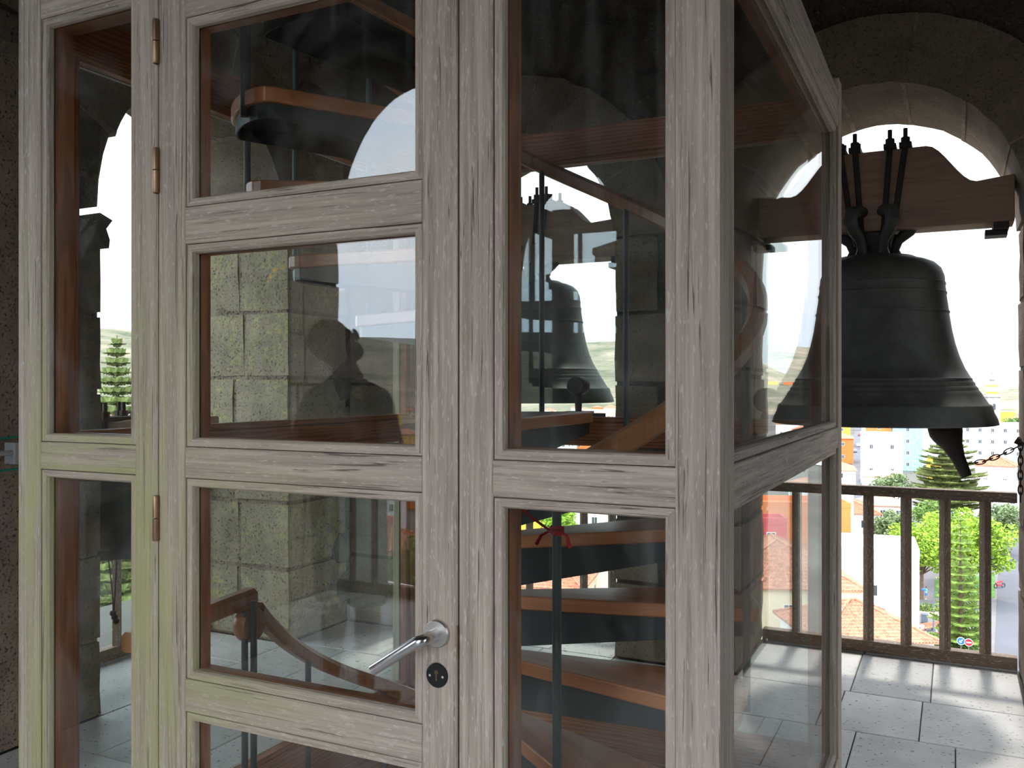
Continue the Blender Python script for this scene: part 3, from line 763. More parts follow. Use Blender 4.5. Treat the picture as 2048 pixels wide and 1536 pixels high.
# landing guard rail beside the left wall of the enclosure
g0, g1 = Vector((-1.80, 1.55, .925)), Vector((-1.845, 2.02, .935))
gr = MB(); L = (g1 - g0).length
railsweep([g0, g0.lerp(g1, .5), g1], .05, .05, 'guard_rail', M['rail'], stair)
scr = MB(); scr.lathe([(0, -.02), (.045, -.02), (.05, -.01), (.05, .01), (.045, .02), (0, .02)], 20)
scr.build('rail_scroll', M['rail'], stair, Matrix.Translation((-1.80, 1.965, .872)) @ Matrix.Rotation(PI / 2, 4, 'Y'), smooth=True)
def bal(name, x, y, z0, z1, r=.0095):
    MB().lathe([(0, 0), (r, 0), (r, z1 - z0), (0, z1 - z0)], 12).build(name, M['steel'], stair, Matrix.Translation((x, y, z0)), smooth=True)
for k in list(range(-4, 12)) + list(range(-12, -7)):
    ph = P0 + k * DPH + R(12)
    if k < -7 and k > -9: ph -= 0
    p = spt(ph, .685); top = hz(ph) - .02
    if k <= -8: t = (ph - a0) / (a1 - a0); top = hz(ph) + .125 + max(0, (t - .72) / .28) ** 2 * .09 - .02
    bal('baluster', p.x, p.y, tz(k) - .06, top)
bal('baluster', -1.79, 1.935, -.15, .915)
# red cord tied round the near baluster
p = spt(P0 - 4 * DPH + R(12), .685)
cord = MB()
for zz in (0, .0055, .011):
    cord.tube([(p.x + .0125 * math.cos(a), p.y + .0125 * math.sin(a), 1.252 + zz + .002 * math.sin(2 * a + zz * 300)) for a in [2 * PI * i / 16 for i in range(16)]], .0032, 6, closed=True)
top = Vector((-.735 + .004, 1.475, 1.345))
cord.tube([Vector((p.x - .012, p.y - .006, 1.256)), (Vector((p.x - .012, p.y - .006, 1.256)) + top) / 2 + Vector((0, 0, -.004)), top], .0026, 6)
cord.tube([Vector((p.x - .008, p.y - .011, 1.258)), Vector((p.x - .028, p.y - .014, 1.247)), Vector((p.x - .04, p.y - .012, 1.228))], [.003, .003, .0045], 6)
cord.tube([Vector((p.x + .008, p.y - .011, 1.258)), Vector((p.x + .028, p.y - .014, 1.250)), Vector((p.x + .033, p.y - .012, 1.226))], [.003, .003, .0045], 6)
o = cord.build('red_cord', M['red_cord'], smooth=True); tag(o, 'red cord knotted round a grey stair baluster behind the right pane', 'cord')

# ------------------------------------------------------------------ bells
PROF = [(.0, .885), (.20, .885), (.225, .872), (.24, .868), (.262, .862), (.30, .845), (.330, .815), (.345, .775), (.348, .74), (.351, .738), (.351, .728), (.349, .72), (.353, .69), (.357, .688), (.357, .680), (.354, .672), (.366, .59), (.370, .588), (.370, .58), (.367, .575), (.380, .49), (.395, .42), (.415, .352), (.44, .29), (.468, .24), (.474, .237), (.476, .226), (.478, .222), (.487, .212), (.489, .200), (.492, .197), (.501, .187), (.503, .177), (.506, .173), (.517, .160), (.521, .150), (.524, .146), (.55, .105), (.562, .100), (.566, .094), (.575, .06), (.590, .03), (.598, .0),
        (.585, -.004), (.56, .01), (.50, .10), (.44, .22), (.39, .36), (.35, .50), (.33, .7), (.28, .83), (.0, .84)]
def crown(mb, z, s):
    mb.lathe([(0, 0), (.14 * s, 0), (.12 * s, .02 * s), (0, .02 * s)], 24, (0, 0, z))
    mb.box(-.055 * s, .055 * s, -.05 * s, .05 * s, z, z + .23 * s)
    for q in range(6):
        a = q * PI / 3 + .0; dx, dy = math.cos(a), math.sin(a)
        pth = [(.115, .0), (.10, .05), (.12, .10), (.175, .145), (.205, .19), (.19, .235), (.13, .25), (.03, .235)]
        mb.tube([(dx * r * s, dy * r * s, z + h * s) for r, h in pth], [.034 * s, .028 * s, .028 * s, .032 * s, .036 * s, .036 * s, .034 * s, .03 * s], 10)
def make_bell(loc, s, label, mat, clap, group):
    root = empty('church_bell', loc, 0, label, 'bell', group)
    x, y, z = loc
    MB().lathe([(r * s, h * s) for r, h in PROF], 72).build('bell_body', mat, root, Matrix.Translation(loc), smooth=True)
    cb = MB(); crown(cb, .875 * s, s); cb.build('crown', mat, root, Matrix.Translation(loc), smooth=True)
    # headstock: timber beam with a raised middle, arms with a sweeping curve
    zb = .875 * s + .145 * s
    H = []
    bw = .66
    top, low = zb + .42 * s, zb + .235
    def S(t): return 3 * t * t - 2 * t ** 3
    hb = .36 * s
    xe = .46 * s + .03; xs = [(-bw, low), (-xe, low - .02)] + [(-xe + (xe - hb * .72) * i / 8, low - .02 + (top - low + .02) * S(i / 8)) for i in range(1, 9)]
    right_ = [(-a, b) for a, b in xs]
    poly = [(-bw, zb), (bw, zb)] + right_ + xs[::-1]
    hs = MB(); mm = Matrix.Rotation(PI / 2, 4, 'X')
    # local z of the timber runs along the beam
    v = MB().prism(poly, -.10, .10)
    Qb = Matrix(((0, 0, 1, 0), (0, 1, 0, 0), (1, 0, 0, 0), (0, 0, 0, 1)))
    W = Matrix(((1, 0, 0, 0), (0, 0, 1, 0), (0, 1, 0, 0), (0, 0, 0, 1)))
    vs = [Qb.inverted() @ (W @ Vector(p)) for p in v.v]
    hs.add(vs, v.f)
    hd = hs.build('headstock', M['headstock'], root, Matrix.Translation(loc) @ Qb, bevel=.006)
    for sx in (-.14, -.075, .075, .14):
        st = MB(); X_ = sx * s
        for yy in (-.108, .108):
            st.tube([(X_ * .55, yy * .8, zb - .075 * s), (X_ * .75, yy, zb + .02), (X_ * 1.15, yy, top + .02)], .014 * s + .001, 8)
        st.tube([(X_ * .55, -.086, zb - .075 * s), (X_ * .5, 0, zb - .10 * s), (X_ * .55, .086, zb - .075 * s)], .016 * s, 8)
        st.box(X_ * 1.15 - .03 * s, X_ * 1.15 + .03 * s, -.13, .13, top, top + .025)
        so = st.build('iron_strap', M['iron'], hd, Matrix.Translation(loc), smooth=True)
        for yy in (-.108, .108):
            MB().lathe([(0, 0), (.022, 0), (.022, .028), (.011, .028), (.011, .075), (0, .075)], 6, (X_ * 1.15, yy, top + .025)).build('bolt', M['iron'], root, Matrix.Translation(loc))
    for sx in (-1, 1):
        gd = MB(); gd.box(sx * (bw - .06) - .035, sx * (bw - .06) + .035, -.11, .11, zb - .035, zb); gd.box(sx * (bw - .08) - .05, sx * (bw - .08) + .05, -.06, .06, zb - .06, zb - .03)
        gd.build('bearing_plate', M['iron'], root, Matrix.Translation(loc))
    if clap:
        cx_, tip_ = clap
        c = MB(); A = Vector((.0, 0, .80 * s)); B = Vector(cx_)
        d = (B - A).normalized(); L = (B - A).length
        pr = [0, .3, .6, .8, .88, .93, .97, 1.0, 1.06, 1.13, 1.20, 1.24]
        rr = [.018, .02, .026, .034, .055, .078, .083, .076, .05, .034, .030, .026]
        c.tube([A + d * (L * q) for q in pr], [q * s for q in rr], 16); c.build('clapper', M['iron'], root, Matrix.Translation(loc), smooth=True)
    return root
grp = 'bells hanging in the arches'
bellR = make_bell((-.395, 5.22, 1.35), 1.0, 'largest dark bronze bell under a timber headstock in the right-hand arch', M['bronze'], ((.36, -.05, -.06), 0), grp)
bellM = make_bell((-2.42, 5.22, 1.448), .86, 'green bronze bell seen through the enclosure panes in the middle arch', M['bronze2'], None, grp)
# small bell hung low in the left arch
lb = make_bell((-4.03, 3.36, .67), .48, 'small dark bell hung low in the left arch with green rope round its yoke', M['bronze'], None, grp)
rope = MB()
pr = [(-3.96, 3.28, 1.19), (-3.95, 3.27, 1.12), (-3.93, 3.30, 1.06), (-3.94, 3.26, 1.03), (-3.92, 3.31, 1.01), (-3.9, 3.36, .95), (-3.9, 3.37, .84)]
rope.tube(pr, .006, 6); rope.tube([(-3.96, 3.30, 1.19), (-3.93, 3.25, 1.08), (-3.93, 3.32, 1.03), (-3.94, 3.27, 1.0), (-3.92, 3.33, .98)], .006, 6)
rope.tube([(-3.97, 3.33, 1.19), (-3.95, 3.29, 1.10), (-3.92, 3.3, 1.03)], .006, 6)
tag(rope.build('green_rope', M['green_rope'], smooth=True), 'green rope knotted round the yoke of the small bell in the left arch', 'rope')
pull = MB(); pull.tube([(-4.0, 3.30, .72), (-4.0, 3.33, .5), (-4.0, 3.345, .35)], .004, 5); pull.tube([(-4.0, 3.37, .72), (-4.0, 3.355, .5), (-4.0, 3.345, .35)], .004, 5)
for q in range(3): pull.lathe([(0, -.018), (.014, -.01), (.017, 0), (.013, .012), (0, .016)], 8, (-4.0 + .004 * q, 3.345 + .006 * (q - 1), .345 - q * .022))
pull.build('pull_cord', M['iron'], lb, smooth=True)

# hammers beside the two bells
def hammer(loc, r, label, arm):
    h = empty('bell_hammer', loc, 0, label, 'hammer', 'bell hammers')
    x, y, z = loc
    MB().lathe([(0, -.055), (r * .9, -.055), (r, -.045), (r, .045), (r * .9, .055), (0, .055)], 28).build('hammer_head', M['iron'], h, Matrix.Translation(loc) @ Matrix.Rotation(PI / 2, 4, 'X') @ Matrix.Rotation(R(0), 4, 'Z'), smooth=True)
    b = MB(); b.tube([(x, y, z - r * .8), (x, y, z - r - .10)], [.022, .018], 10); b.build('hammer_shaft', M['iron'], h, smooth=True)
    b = MB(); b.box(x - .06, x + .07, y - .05, y + .06, z - r - .15, z - r - .09); b.box(arm[0], arm[1], y - .02, y + .02, z - r - .14, z - r - .10); b.build('hammer_bracket', M['iron'], h)
    return h
hammer((-.83, 4.52, 1.478), .06, 'round-headed iron bell hammer on a short shaft beside the largest bell', (-1.06, -.83))
bpy.data.objects['bell_hammer'].location = (-.83, 4.52, 1.478)
hammer((-1.90, 4.70, 1.548), .052, 'round-headed iron bell hammer in front of the middle bell', (-1.90, -1.745))
# chain that ties the clapper to the jamb
def chain(name, pts, label, w_=.013, r=.0035):
    root = MB(); L = 0; segs = []
    P = [Vector(p) for p in pts]; tot = sum((P[i + 1] - P[i]).length for i in range(len(P) - 1)); step = .036; n = int(tot / step)
    def pt(s):
        for i in range(len(P) - 1):
            l = (P[i + 1] - P[i]).length
            if s <= l or i == len(P) - 2: return P[i] + (P[i + 1] - P[i]) * (s / l), (P[i + 1] - P[i]).normalized()
            s -= l
    e = empty(name, P[0], 0, label, 'chain')
    me = None
    ring = [(w_ * .9 * math.cos(a) if True else 0, 0, (.026 if abs(math.sin(a)) > 0 else 0) * math.sin(a)) for a in [2 * PI * i / 14 for i in range(14)]]
    for i in range(n):
        c, d = pt((i + .5) * step); q = d.to_track_quat('Z', 'Y').to_matrix().to_4x4() @ Matrix.Rotation(PI / 2 * (i % 2), 4, 'Z')
        if me is None:
            o = MB().tube(ring, r, 6, closed=True).build('chain_link', M['iron'], e, Matrix.Translation(c) @ q, smooth=True); me = o.data
        else: link('chain_link', me, e, None, True, Matrix.Translation(c) @ q)
chain('clapper_chain', [(.06, 5.16, 1.15), (.13, 5.15, 1.165), (.20, 5.13, 1.20), (.30, 5.11, 1.26)], 'rusty chain tying the largest bell clapper to the right jamb')
chain('hanging_chain', [(.287, 5.09, 1.27), (.287, 5.09, .98)], 'loose end of rusty chain hanging down the right jamb', .011)
hk = MB(); hk.tube([(.30, 5.11, 1.26), (.27, 5.10, 1.27), (.285, 5.09, 1.29)], .012, 8); tag(hk.build('iron_hook', M['iron'], smooth=True), 'iron hook in the right jamb holding the chain ends', 'hook')
chain('jamb_chain', [(-1.05, 4.98, 1.27), (-.98, 5.0, 1.215), (-.90, 5.02, 1.20), (-.8, 5.03, 1.21)], 'rusty chain on the left jamb behind the side pane')
# cables clipped to the left wall
cab = MB(); 
for z, y0_ in ((1.335, 2.3), (1.20, 2.3)): cab.tube([(XL + .03, 2.15, z - .015), (XL + .03, 2.6, z)], .005, 6)
tag(cab.build('rope', M['green_rope']), 'thin green cords stretched along the stone wall at far left', 'cord')
cab = MB(); cab.tube([(XL + .05, 2.1, 1.265), (XL + .05, 2.62, 1.27)], .011, 8); cab.box(XL, XL + .07, 2.46, 2.5, 1.22, 1.31)
tag(cab.build('grey_conduit', M['grey_cable']), 'grey metal conduit with bracket on the stone wall at far left', 'conduit')

# ------------------------------------------------------------------ railings in the arches
def railing(p0, p1, label, zb=.008, zt=.968, sp=.2, off=.0):
    p0, p1 = Vector(p0), Vector(p1); L = (p1 - p0).length; ang = math.atan2((p1 - p0).y, (p1 - p0).x)
    root = empty('wooden_railing', (p0 + p1) / 2, ang, label, 'railing', 'wooden railings across the arches')
    def hor(name, z0, z1, y0, y1):
        Qh = Matrix(((0, 0, 1, 0), (0, 1, 0, 0), (1, 0, 0, 0), (0, 0, 0, 1)))
        W_ = Matrix.Translation((p0 + p1) / 2) @ Matrix.Rotation(ang, 4, 'Z')
        b = MB(); b.box(z0, z1, y0, y1, -L / 2, L / 2); b.build(name, M['railing'], root, W_ @ Qh, bevel=.003)
    hor('top_rail', zt - .055, zt, -.035, .035); hor('bottom_rail', zb, zb + .068, -.035, .035)
    n = int(L / sp); x = off - sp * (n // 2); me = None
    while x < L / 2 - .03:
        if x > -L / 2 + .03:
            c = (p0 + p1) / 2 + Vector((math.cos(ang), math.sin(ang), 0)) * x
            Mb = Matrix.Translation((c.x, c.y, 0)) @ Matrix.Rotation(R(40), 4, 'Z')
            if me is None: o = MB().box(-.021, .021, -.021, .021, zb + .06, zt - .045).build('baluster', M['railing'], root, Mb); me = o.data
            else: link('baluster', me, root, None, True, Mb)
        x += sp
railing((-1.05, 5.60, 0), (.30, 5.60, 0), 'dark wooden railing across the right-hand arch under the largest bell', off=.122)
railing((-3.10, 5.60, 0), (-1.75, 5.60, 0), 'wooden railing across the middle arch seen behind the stair treads')
railing((-4.28, 2.95, 0), (-4.28, 4.25, 0), 'wooden railing across the left arch below the small bell')
railing((-4.26, YR - .80, 0), (-2.74, YR - .80, 0), 'wooden railing reflected in the door panes behind the man')

# ------------------------------------------------------------------ people
def loft(mb, rings, n=20):
    b = len(mb.v); k = len(rings)
    for (z, rx, ry, cx, cy) in rings:
        for j in range(n):
            q = 2 * PI * j / n; c_, s_ = math.cos(q), math.sin(q)
            mb.v.append((cx + rx * math.copysign(abs(c_) ** .85, c_), cy + ry * math.copysign(abs(s_) ** .85, s_), z))
    for i in range(k - 1):
        for j in range(n): mb.f.append((b + i * n + j, b + i * n + (j + 1) % n, b + (i + 1) * n + (j + 1) % n, b + (i + 1) * n + j)); mb.m.append(0)
    mb.f += [tuple(b + j for j in range(n))[::-1], tuple(b + (k - 1) * n + j for j in range(n))]; mb.m += [0, 0]
def ball(mb, c, r, Mx=None, n=16, m_=10):
    b = len(mb.v)
    for i in range(m_ + 1):
        a = PI * i / m_
        for j in range(n):
            q = 2 * PI * j / n
            v = Vector((c[0] + r[0] * math.sin(a) * math.cos(q), c[1] + r[1] * math.sin(a) * math.sin(q), c[2] - r[2] * math.cos(a)))
            mb.v.append(tuple(Mx @ v if Mx else v))
    for i in range(m_):
        for j in range(n): mb.f.append((b + i * n + j, b + i * n + (j + 1) % n, b + (i + 1) * n + (j + 1) % n, b + (i + 1) * n + j)); mb.m.append(0)
def solid(mb, name, mat, parent, Mw, vox, sm=3):
    o = mb.build(name, mat, parent, Mw, smooth=False)
    md = o.modifiers.new('one_skin', 'REMESH'); md.mode = 'VOXEL'; md.voxel_size = vox; md.use_smooth_shade = True
    s = o.modifiers.new('soft', 'SMOOTH'); s.factor = .6; s.iterations = sm
    return o
def human(loc, rz, H, label, skin, shirt, shorts, shoe, hairm, group=None, vox=.009, yaw=0, pitch=0, stride=0, glasses=False, hair=False, arms='bent', beard=False, long_legs=False):
    root = empty('person', loc, rz, label, 'person', group)
    Mw = Matrix.Translation(loc) @ Matrix.Rotation(rz, 4, 'Z') @ Matrix.Scale(H / 1.83, 4)
    hm = Matrix.Translation((0, .0, 1.555)) @ Matrix.Rotation(yaw, 4, 'Z') @ Matrix.Rotation(pitch, 4, 'X')
    b = MB()
    loft(b, [(.86, .13, .10, 0, 0), (.93, .175, .12, 0, 0), (1.02, .165, .115, 0, 0), (1.12, .152, .108, 0, .005), (1.25, .165, .118, 0, .0), (1.36, .185, .12, 0, -.01), (1.44, .17, .10, 0, -.015), (1.49, .10, .075, 0, -.015), (1.53, .064, .064, 0, -.005)])
    nk = [Vector((0, -.02, 1.46)), Vector((0, -.012, 1.54)), hm @ Vector((0, -.01, .06))]
    b.tube(nk, [.068, .060, .060], 14)
    legs = []
    for s in (-1, 1):
        st = stride * s
        hip = Vector((.09 * s, 0, .93)); kn = Vector((.10 * s, .02 + st * .35 + abs(st) * .05, .50)); an = Vector((.105 * s, st * .75 - (abs(st) * .1), .09))
        legs.append((hip, kn, an))
        b.tube([hip, hip.lerp(kn, .4), kn.lerp(hip, .1), kn, kn.lerp(an, .28), kn.lerp(an, .7), an, an + Vector((0, 0, -.04))], [.092, .083, .062, .056, .060, .042, .036, .036], 14)
        b.tube([an + Vector((0, -.05, -.045)), an + Vector((0, .03, -.035)), an + Vector((.01 * s, .12, -.06)), an + Vector((.012 * s, .19, -.068))], [.034, .042, .036, .022], 12)
    arm = []
    for s in (-1, 1):
        sh = Vector((.185 * s, -.01, 1.40))
        if arms == 'bent': el = Vector((.285 * s, -.03, 1.135)); wr = Vector((.20 * s, .17, 1.02))
        else: el = Vector((.235 * s, -.02 - .08 * stride * s, 1.12)); wr = Vector((.245 * s, .06 - .2 * stride * s, .87))
        arm.append((sh, el, wr))
        b.tube([sh + Vector((-.06 * s, 0, .0)), sh, sh.lerp(el, .45), el, el.lerp(wr, .25), wr, wr + (wr - el).normalized() * .02], [.055, .058, .046, .037, .040, .026, .026], 14)
        d = (wr - el).normalized(); sd = Vector((0, 0, 1)).cross(d).normalized() if abs(d.z) < .9 else Vector((0, 1, 0)); up = sd.cross(d)
        pc = wr + d * .055
        for q in (-.024, -.008, .008, .024): b.tube([wr + d * .01 + sd * q * .7, pc + sd * q, wr + d * .095 + sd * q * 1.05], [.016, .014, .0115], 8)
        for q, L in ((-.027, .062), (-.009, .076), (.009, .082), (.027, .072)):
            k0 = wr + d * .093 + sd * q * 1.05; k1 = k0 + d * L * .5 - up * .006; k2 = k1 + d * L * .3 - up * .018; k3 = k2 + d * L * .18 - up * .018
            b.tube([k0, k1, k2, k3], [.0098, .0092, .0085, .007], 8)
        k0 = wr + d * .03 + sd * .022 * -s; b.tube([k0, k0 + d * .03 - sd * .022 * s - up * .008, k0 + d * .062 - sd * .027 * s - up * .016], [.013, .0115, .0085], 8)
    # head: skull, jaw, brow, nose, ears
    ball(b, (0, -.012, .150), (.079, .100, .098), hm); ball(b, (0, .022, .095), (.062, .076, .085), hm); ball(b, (0, .062, .035), (.036, .034, .030), hm)
    ball(b, (0, .070, .132), (.058, .026, .022), hm)
    b.tube([hm @ Vector((0, .083, .130)), hm @ Vector((0, .100, .104)), hm @ Vector((0, .112, .086)), hm @ Vector((0, .092, .078))], [.011, .012, .0145, .012], 8)
    ball(b, (0, .092, .054), (.024, .012, .0075), hm, 10, 6); ball(b, (0, .090, .044), (.020, .012, .008), hm, 10, 6)
    for s in (-1, 1):
        ball(b, (.082 * s, -.008, .102), (.009, .019, .033), hm @ Matrix.Translation((0, 0, 0)), 10, 8)
        b.tube([hm @ Vector((.088 * s, -.022 + .020 * math.cos(a) * 1.0 + .014, .104 + .034 * math.sin(a))) for a in [R(-70 + 230 * i / 8) for i in range(9)]], .0055, 6)
        ball(b, (.031 * s, .078, .113), (.016, .012, .010), hm, 10, 6)
    body = solid(b, 'body', skin, root, Mw, vox)
    e = MB()
    for s in (-1, 1): ball(e, (.031 * s, .088, .113), (.009, .006, .006), hm, 10, 6)
    e.build('eyes', M['eye'], root, Mw, smooth=True)
    c = MB()
    loft(c, [(.90, .188, .138, 0, 0), (.97, .186, .135, 0, 0), (1.12, .178, .130, 0, .004), (1.25, .188, .137, 0, 0), (1.34, .20, .138, 0, -.01), (1.41, .165, .117, 0, -.015), (1.475, .125, .092, 0, -.018), (1.505, .080, .080, 0, -.012)])
    for sh, el, wr in arm:
        sg = math.copysign(1, sh.x); c.tube([sh + Vector((-.14 * sg, 0, .055)), sh + Vector((-.07 * sg, 0, .034)), sh + Vector((-.01 * sg, 0, .004)), sh.lerp(el, .18), sh.lerp(el, .45), sh.lerp(el, .80)], [.04, .056, .068, .070, .066, .066], 16)
    solid(c, 'shirt', shirt, root, Mw, vox)
    d = MB(); loft(d, [(.78, .16, .11, 0, 0), (.86, .178, .128, 0, 0), (.96, .183, .133, 0, 0), (1.0, .176, .128, 0, 0)])
    for hip, kn, an in legs: d.tube([hip + Vector((0, 0, .0)), hip.lerp(kn, .5), kn.lerp(an, .9) if long_legs else kn.lerp(hip, -.02)], [.105, .100, .070 if long_legs else .090], 16)
    solid(d, 'shorts' if not long_legs else 'trousers', shorts, root, Mw, vox)
    for hip, kn, an in legs:
        f = MB(); s = math.copysign(1, an.x)
        f.tube([an + Vector((0, -.075, -.052)), an + Vector((0, -.03, -.035)), an + Vector((0, .05, -.032)), an + Vector((.01 * s, .13, -.052)), an + Vector((.012 * s, .205, -.062))], [.036, .05, .050, .042, .026], 12)
        f.v = [(x, y, max(z, an.z - .09)) for x, y, z in f.v]; solid(f, 'shoe', shoe, root, Mw, vox)
    if glasses:
        g = MB()
        for s in (-1, 1): ball(g, (.037 * s, .102, .116), (.031, .007, .023), hm @ Matrix.Rotation(R(-8) * s, 4, 'Z'), 16, 8)
        lens = g.build('sunglasses', M['lens'], root, Mw, smooth=True)
        g = MB()
        for s in (-1, 1): g.tube([hm @ Vector(p) for p in ((.066 * s, .092, .122), (.080 * s, .05, .122), (.086 * s, -.005, .128), (.084 * s, -.03, .112))], .0032, 6)
        g.tube([hm @ Vector(p) for p in ((-.012, .112, .120), (.012, .112, .120))], .003, 6)
        g.build('glasses_frame', M['black'], lens, Mw, smooth=True)
    if beard:
        g = MB(); ball(g, (0, .060, .036), (.046, .046, .040), hm); ball(g, (0, .090, .060), (.030, .018, .010), hm, 10, 6)
        for s in (-1, 1): g.tube([hm @ Vector((.062 * s, .02, .098)), hm @ Vector((.056 * s, .035, .062)), hm @ Vector((.036 * s, .062, .032))], [.012, .017, .02], 8)
        solid(g, 'beard', hairm, root, Mw, vox)
    if hair:
        g = MB(); ball(g, (0, -.022, .162), (.086, .102, .096), hm)
        if hair == 'long': b2 = [hm @ Vector((0, -.09, .14)), hm @ Vector((0, -.11, .05)), hm @ Vector((0, -.12, -.05))]; g.tube(b2, [.05, .05, .025], 10)
        g.v = list(g.v); solid(g, 'hair', hairm, root, Mw, vox)
    return root
M['eye'] = flat('dark_eye', (.03, .02, .015), .2)
M['lens'] = flat('dark_teal_lens', (.02, .10, .13), .08, 0, 0, 6, .8)
M['skin'] = flat('skin', (.62, .36, .26), .5, 0, .12, 18)
M['skin2'] = flat('tanned_skin', (.42, .22, .14), .55)
M['black_cloth'] = flat('black_cotton', (.014, .014, .015), .9, 0, .15, 20)
M['dark_cloth'] = flat('charcoal_cloth', (.022, .023, .026), .9, 0, .15, 20)
M['beard'] = flat('grizzled_beard', (.17, .12, .09), .95, 0, .4, 120)
M['white_cloth'] = flat('white_cloth', (.75, .75, .75), .9); M['pale_cloth'] = flat('pale_grey_cloth', (.40, .41, .46), .9)
M['blue_cloth'] = flat('blue_cloth', (.05, .16, .40), .9); M['red_cloth'] = flat('red_cloth', (.5, .06, .07), .9)
M['teal_cloth'] = flat('teal_cloth', (.15, .45, .42), .9); M['hair'] = flat('dark_hair', (.03, .02, .015), .7)
human((-2.60, -.62, 0), PI + .10, 1.93, 'man in black T-shirt and dark shorts looking up, mirrored in the door panes', M['skin'], M['black_cloth'], M['dark_cloth'], M['black'], M['beard'], yaw=R(24), pitch=R(34), glasses=True, beard=True)
# ------------------------------------------------------------------ town, plaza and hills
G = EYE - 28.0
M['asphalt'] = flat('asphalt', (.095, .095, .105), .9, 0, .12, .2)
M['paving'] = flat('plaza_paving', (.15, .14, .14), .9, 0, .12, .3)
M['landg'] = flat('town_ground', (.09, .085, .07), .95, 0, .35, .03)
M['grass'] = flat('lawn', (.07, .16, .03), .95, 0, .3, .8)
M['white'] = flat('white_render', (.78, .77, .74), .9, 0, .05, .4)
M['cream'] = flat('cream_render', (.70, .56, .38), .9, 0, .06, .4)
M['orange'] = flat('orange_render', (.62, .17, .045), .9, 0, .06, .4)
M['pinkw'] = flat('pale_pink_render', (.70, .48, .42), .9, 0, .05, .4)
M['cyan'] = flat('turquoise_mosaic', (.22, .50, .60), .6, 0, .35, 1.6)
M['redp'] = flat('red_paint', (.50, .05, .06), .7)
M['bluep'] = flat('blue_awning', (.02, .13, .50), .7)
M['yellowp'] = flat('ochre_render', (.70, .42, .05), .9)
M['tile'] = flat('terracotta_tile', (.42, .165, .095), .85, 0, .35, 3.0)
M['tile2'] = flat('pale_terracotta_tile', (.46, .23, .15), .85, 0, .35, 3.0)
M['pane'] = flat('dark_window', (.05, .06, .075), .15, 0, 0, 6, .6)
M['frame'] = flat('white_window_frame', (.72, .72, .70), .7)
M['bark'] = flat('bark', (.14, .095, .06), .95, 0, .3, 5)
M['leaf_lime'] = flat('lime_leaves', (.22, .34, .03), .8, 0, .45, .9)
M['leaf_mid'] = flat('green_leaves', (.12, .20, .04), .8, 0, .4, .9)
M['leaf_grey'] = flat('grey_green_leaves', (.15, .20, .085), .8, 0, .35, .9)
M['pine'] = flat('pine_needles', (.17, .20, .06), .85, 0, .4, 1.2)
M['pine2'] = flat('young_pine_needles', (.20, .29, .06), .85, 0, .35, 1.2)
M['greymet'] = flat('grey_metal', (.13, .15, .18), .5)

def hillmat(name='hill_scrub'):
    m, t, b, _ = newmat(name); v = coords(t, 'Object')
    n = noise_t(t, v, .006, 8, .65, .6); n2 = noise_t(t, v, .05, 5, .6)
    col = ramp(t, n, [(.36, (.12, .12, .08)), (.5, (.20, .175, .125)), (.64, (.30, .235, .175))])
    col = mix(t, ramp(t, n2, [(.56, 0.0), (.62, .6)]), col, (.055, .075, .04)); t.links.new(col, b.inputs['Base Color']); setb(b, 1, .05); return m
HM = hillmat()
EL = [(-180, 2.6), (-160, 2.7), (-150, 2.9), (-143, 3.0), (-130, 3.0), (-100, 2.6), (-60, 3.0), (-50, 3.3), (-40, 2.9), (-28, 2.6), (-20, 2.75), (-17, 2.95), (-13, 2.2), (-8, .4), (-4, -.1), (1.5, -.15), (3.2, .0), (4.5, .5), (6, 1.6), (8, 2.3), (12, 2.5), (30, 2.2), (60, 2.0), (120, 2.2), (180, 2.6)]
def elev(a):
    for (p, x), (q, y_) in zip(EL[:-1], EL[1:]):
        if p <= a <= q:
            t = (a - p) / (q - p); t = t * t * (3 - 2 * t); return x + (y_ - x) * t
    return 2.5
mb = MB(); NA, NR = 720, 14; r0, r1 = 900.0, 2600.0
for i in range(NA):
    a = -180 + 360.0 * i / NA; e = elev(a) + .10 * noise.noise(Vector((math.cos(R(a)) * 14, math.sin(R(a)) * 14, 3))) + .05 * noise.noise(Vector((math.cos(R(a)) * 60, math.sin(R(a)) * 60, 3)))
    top = EYE + math.tan(R(e)) * r1
    for j in range(NR + 1):
        t = j / NR; r = r0 + (r1 - r0) * t
        z = G + (top - G) * (t ** 1.35) 
        if 0 < j < NR: z += 16 * t * noise.noise(Vector((r * math.sin(R(a)) * .005, r * math.cos(R(a)) * .005, 0))) 
        z = min(z, EYE + math.tan(R(e)) * r - .2) if j < NR and e > .3 else z
        mb.v.append((r * math.sin(R(a)), r * math.cos(R(a)), z))
for i in range(NA):
    for j in range(NR):
        k = i * (NR + 1) + j; l = ((i + 1) % NA) * (NR + 1) + j
        mb.f.append((k, k + 1, l + 1, l)); mb.m.append(0)
o = mb.build('hills', HM, smooth=True); tag(o, kind='structure')
mb = MB(); mb.v = [(950 * math.sin(2 * PI * i / 64), 950 * math.cos(2 * PI * i / 64), G - .05) for i in range(64)]; mb.f = [tuple(range(63, -1, -1))]; mb.m = [0]
o = mb.build('ground', M['landg']); tag(o, kind='structure')
def flatpoly(name, pts, mat, dz=0.0, th=.04):
    mb = MB(); ps = [(p.x, p.y) for p in pts]
    ar = sum(ps[i][0] * ps[(i + 1) % len(ps)][1] - ps[(i + 1) % len(ps)][0] * ps[i][1] for i in range(len(ps)))
    if ar < 0: ps = ps[::-1]
    mb.prism(ps, G + dz - th, G + dz); o = mb.build(name, mat); return tag(o, kind='structure')
flatpoly('plaza', [at(1640, 1420, G), at(2200, 1420, G), at(2080, 960, G), at(1760, 1000, G)], M['paving'], .01)
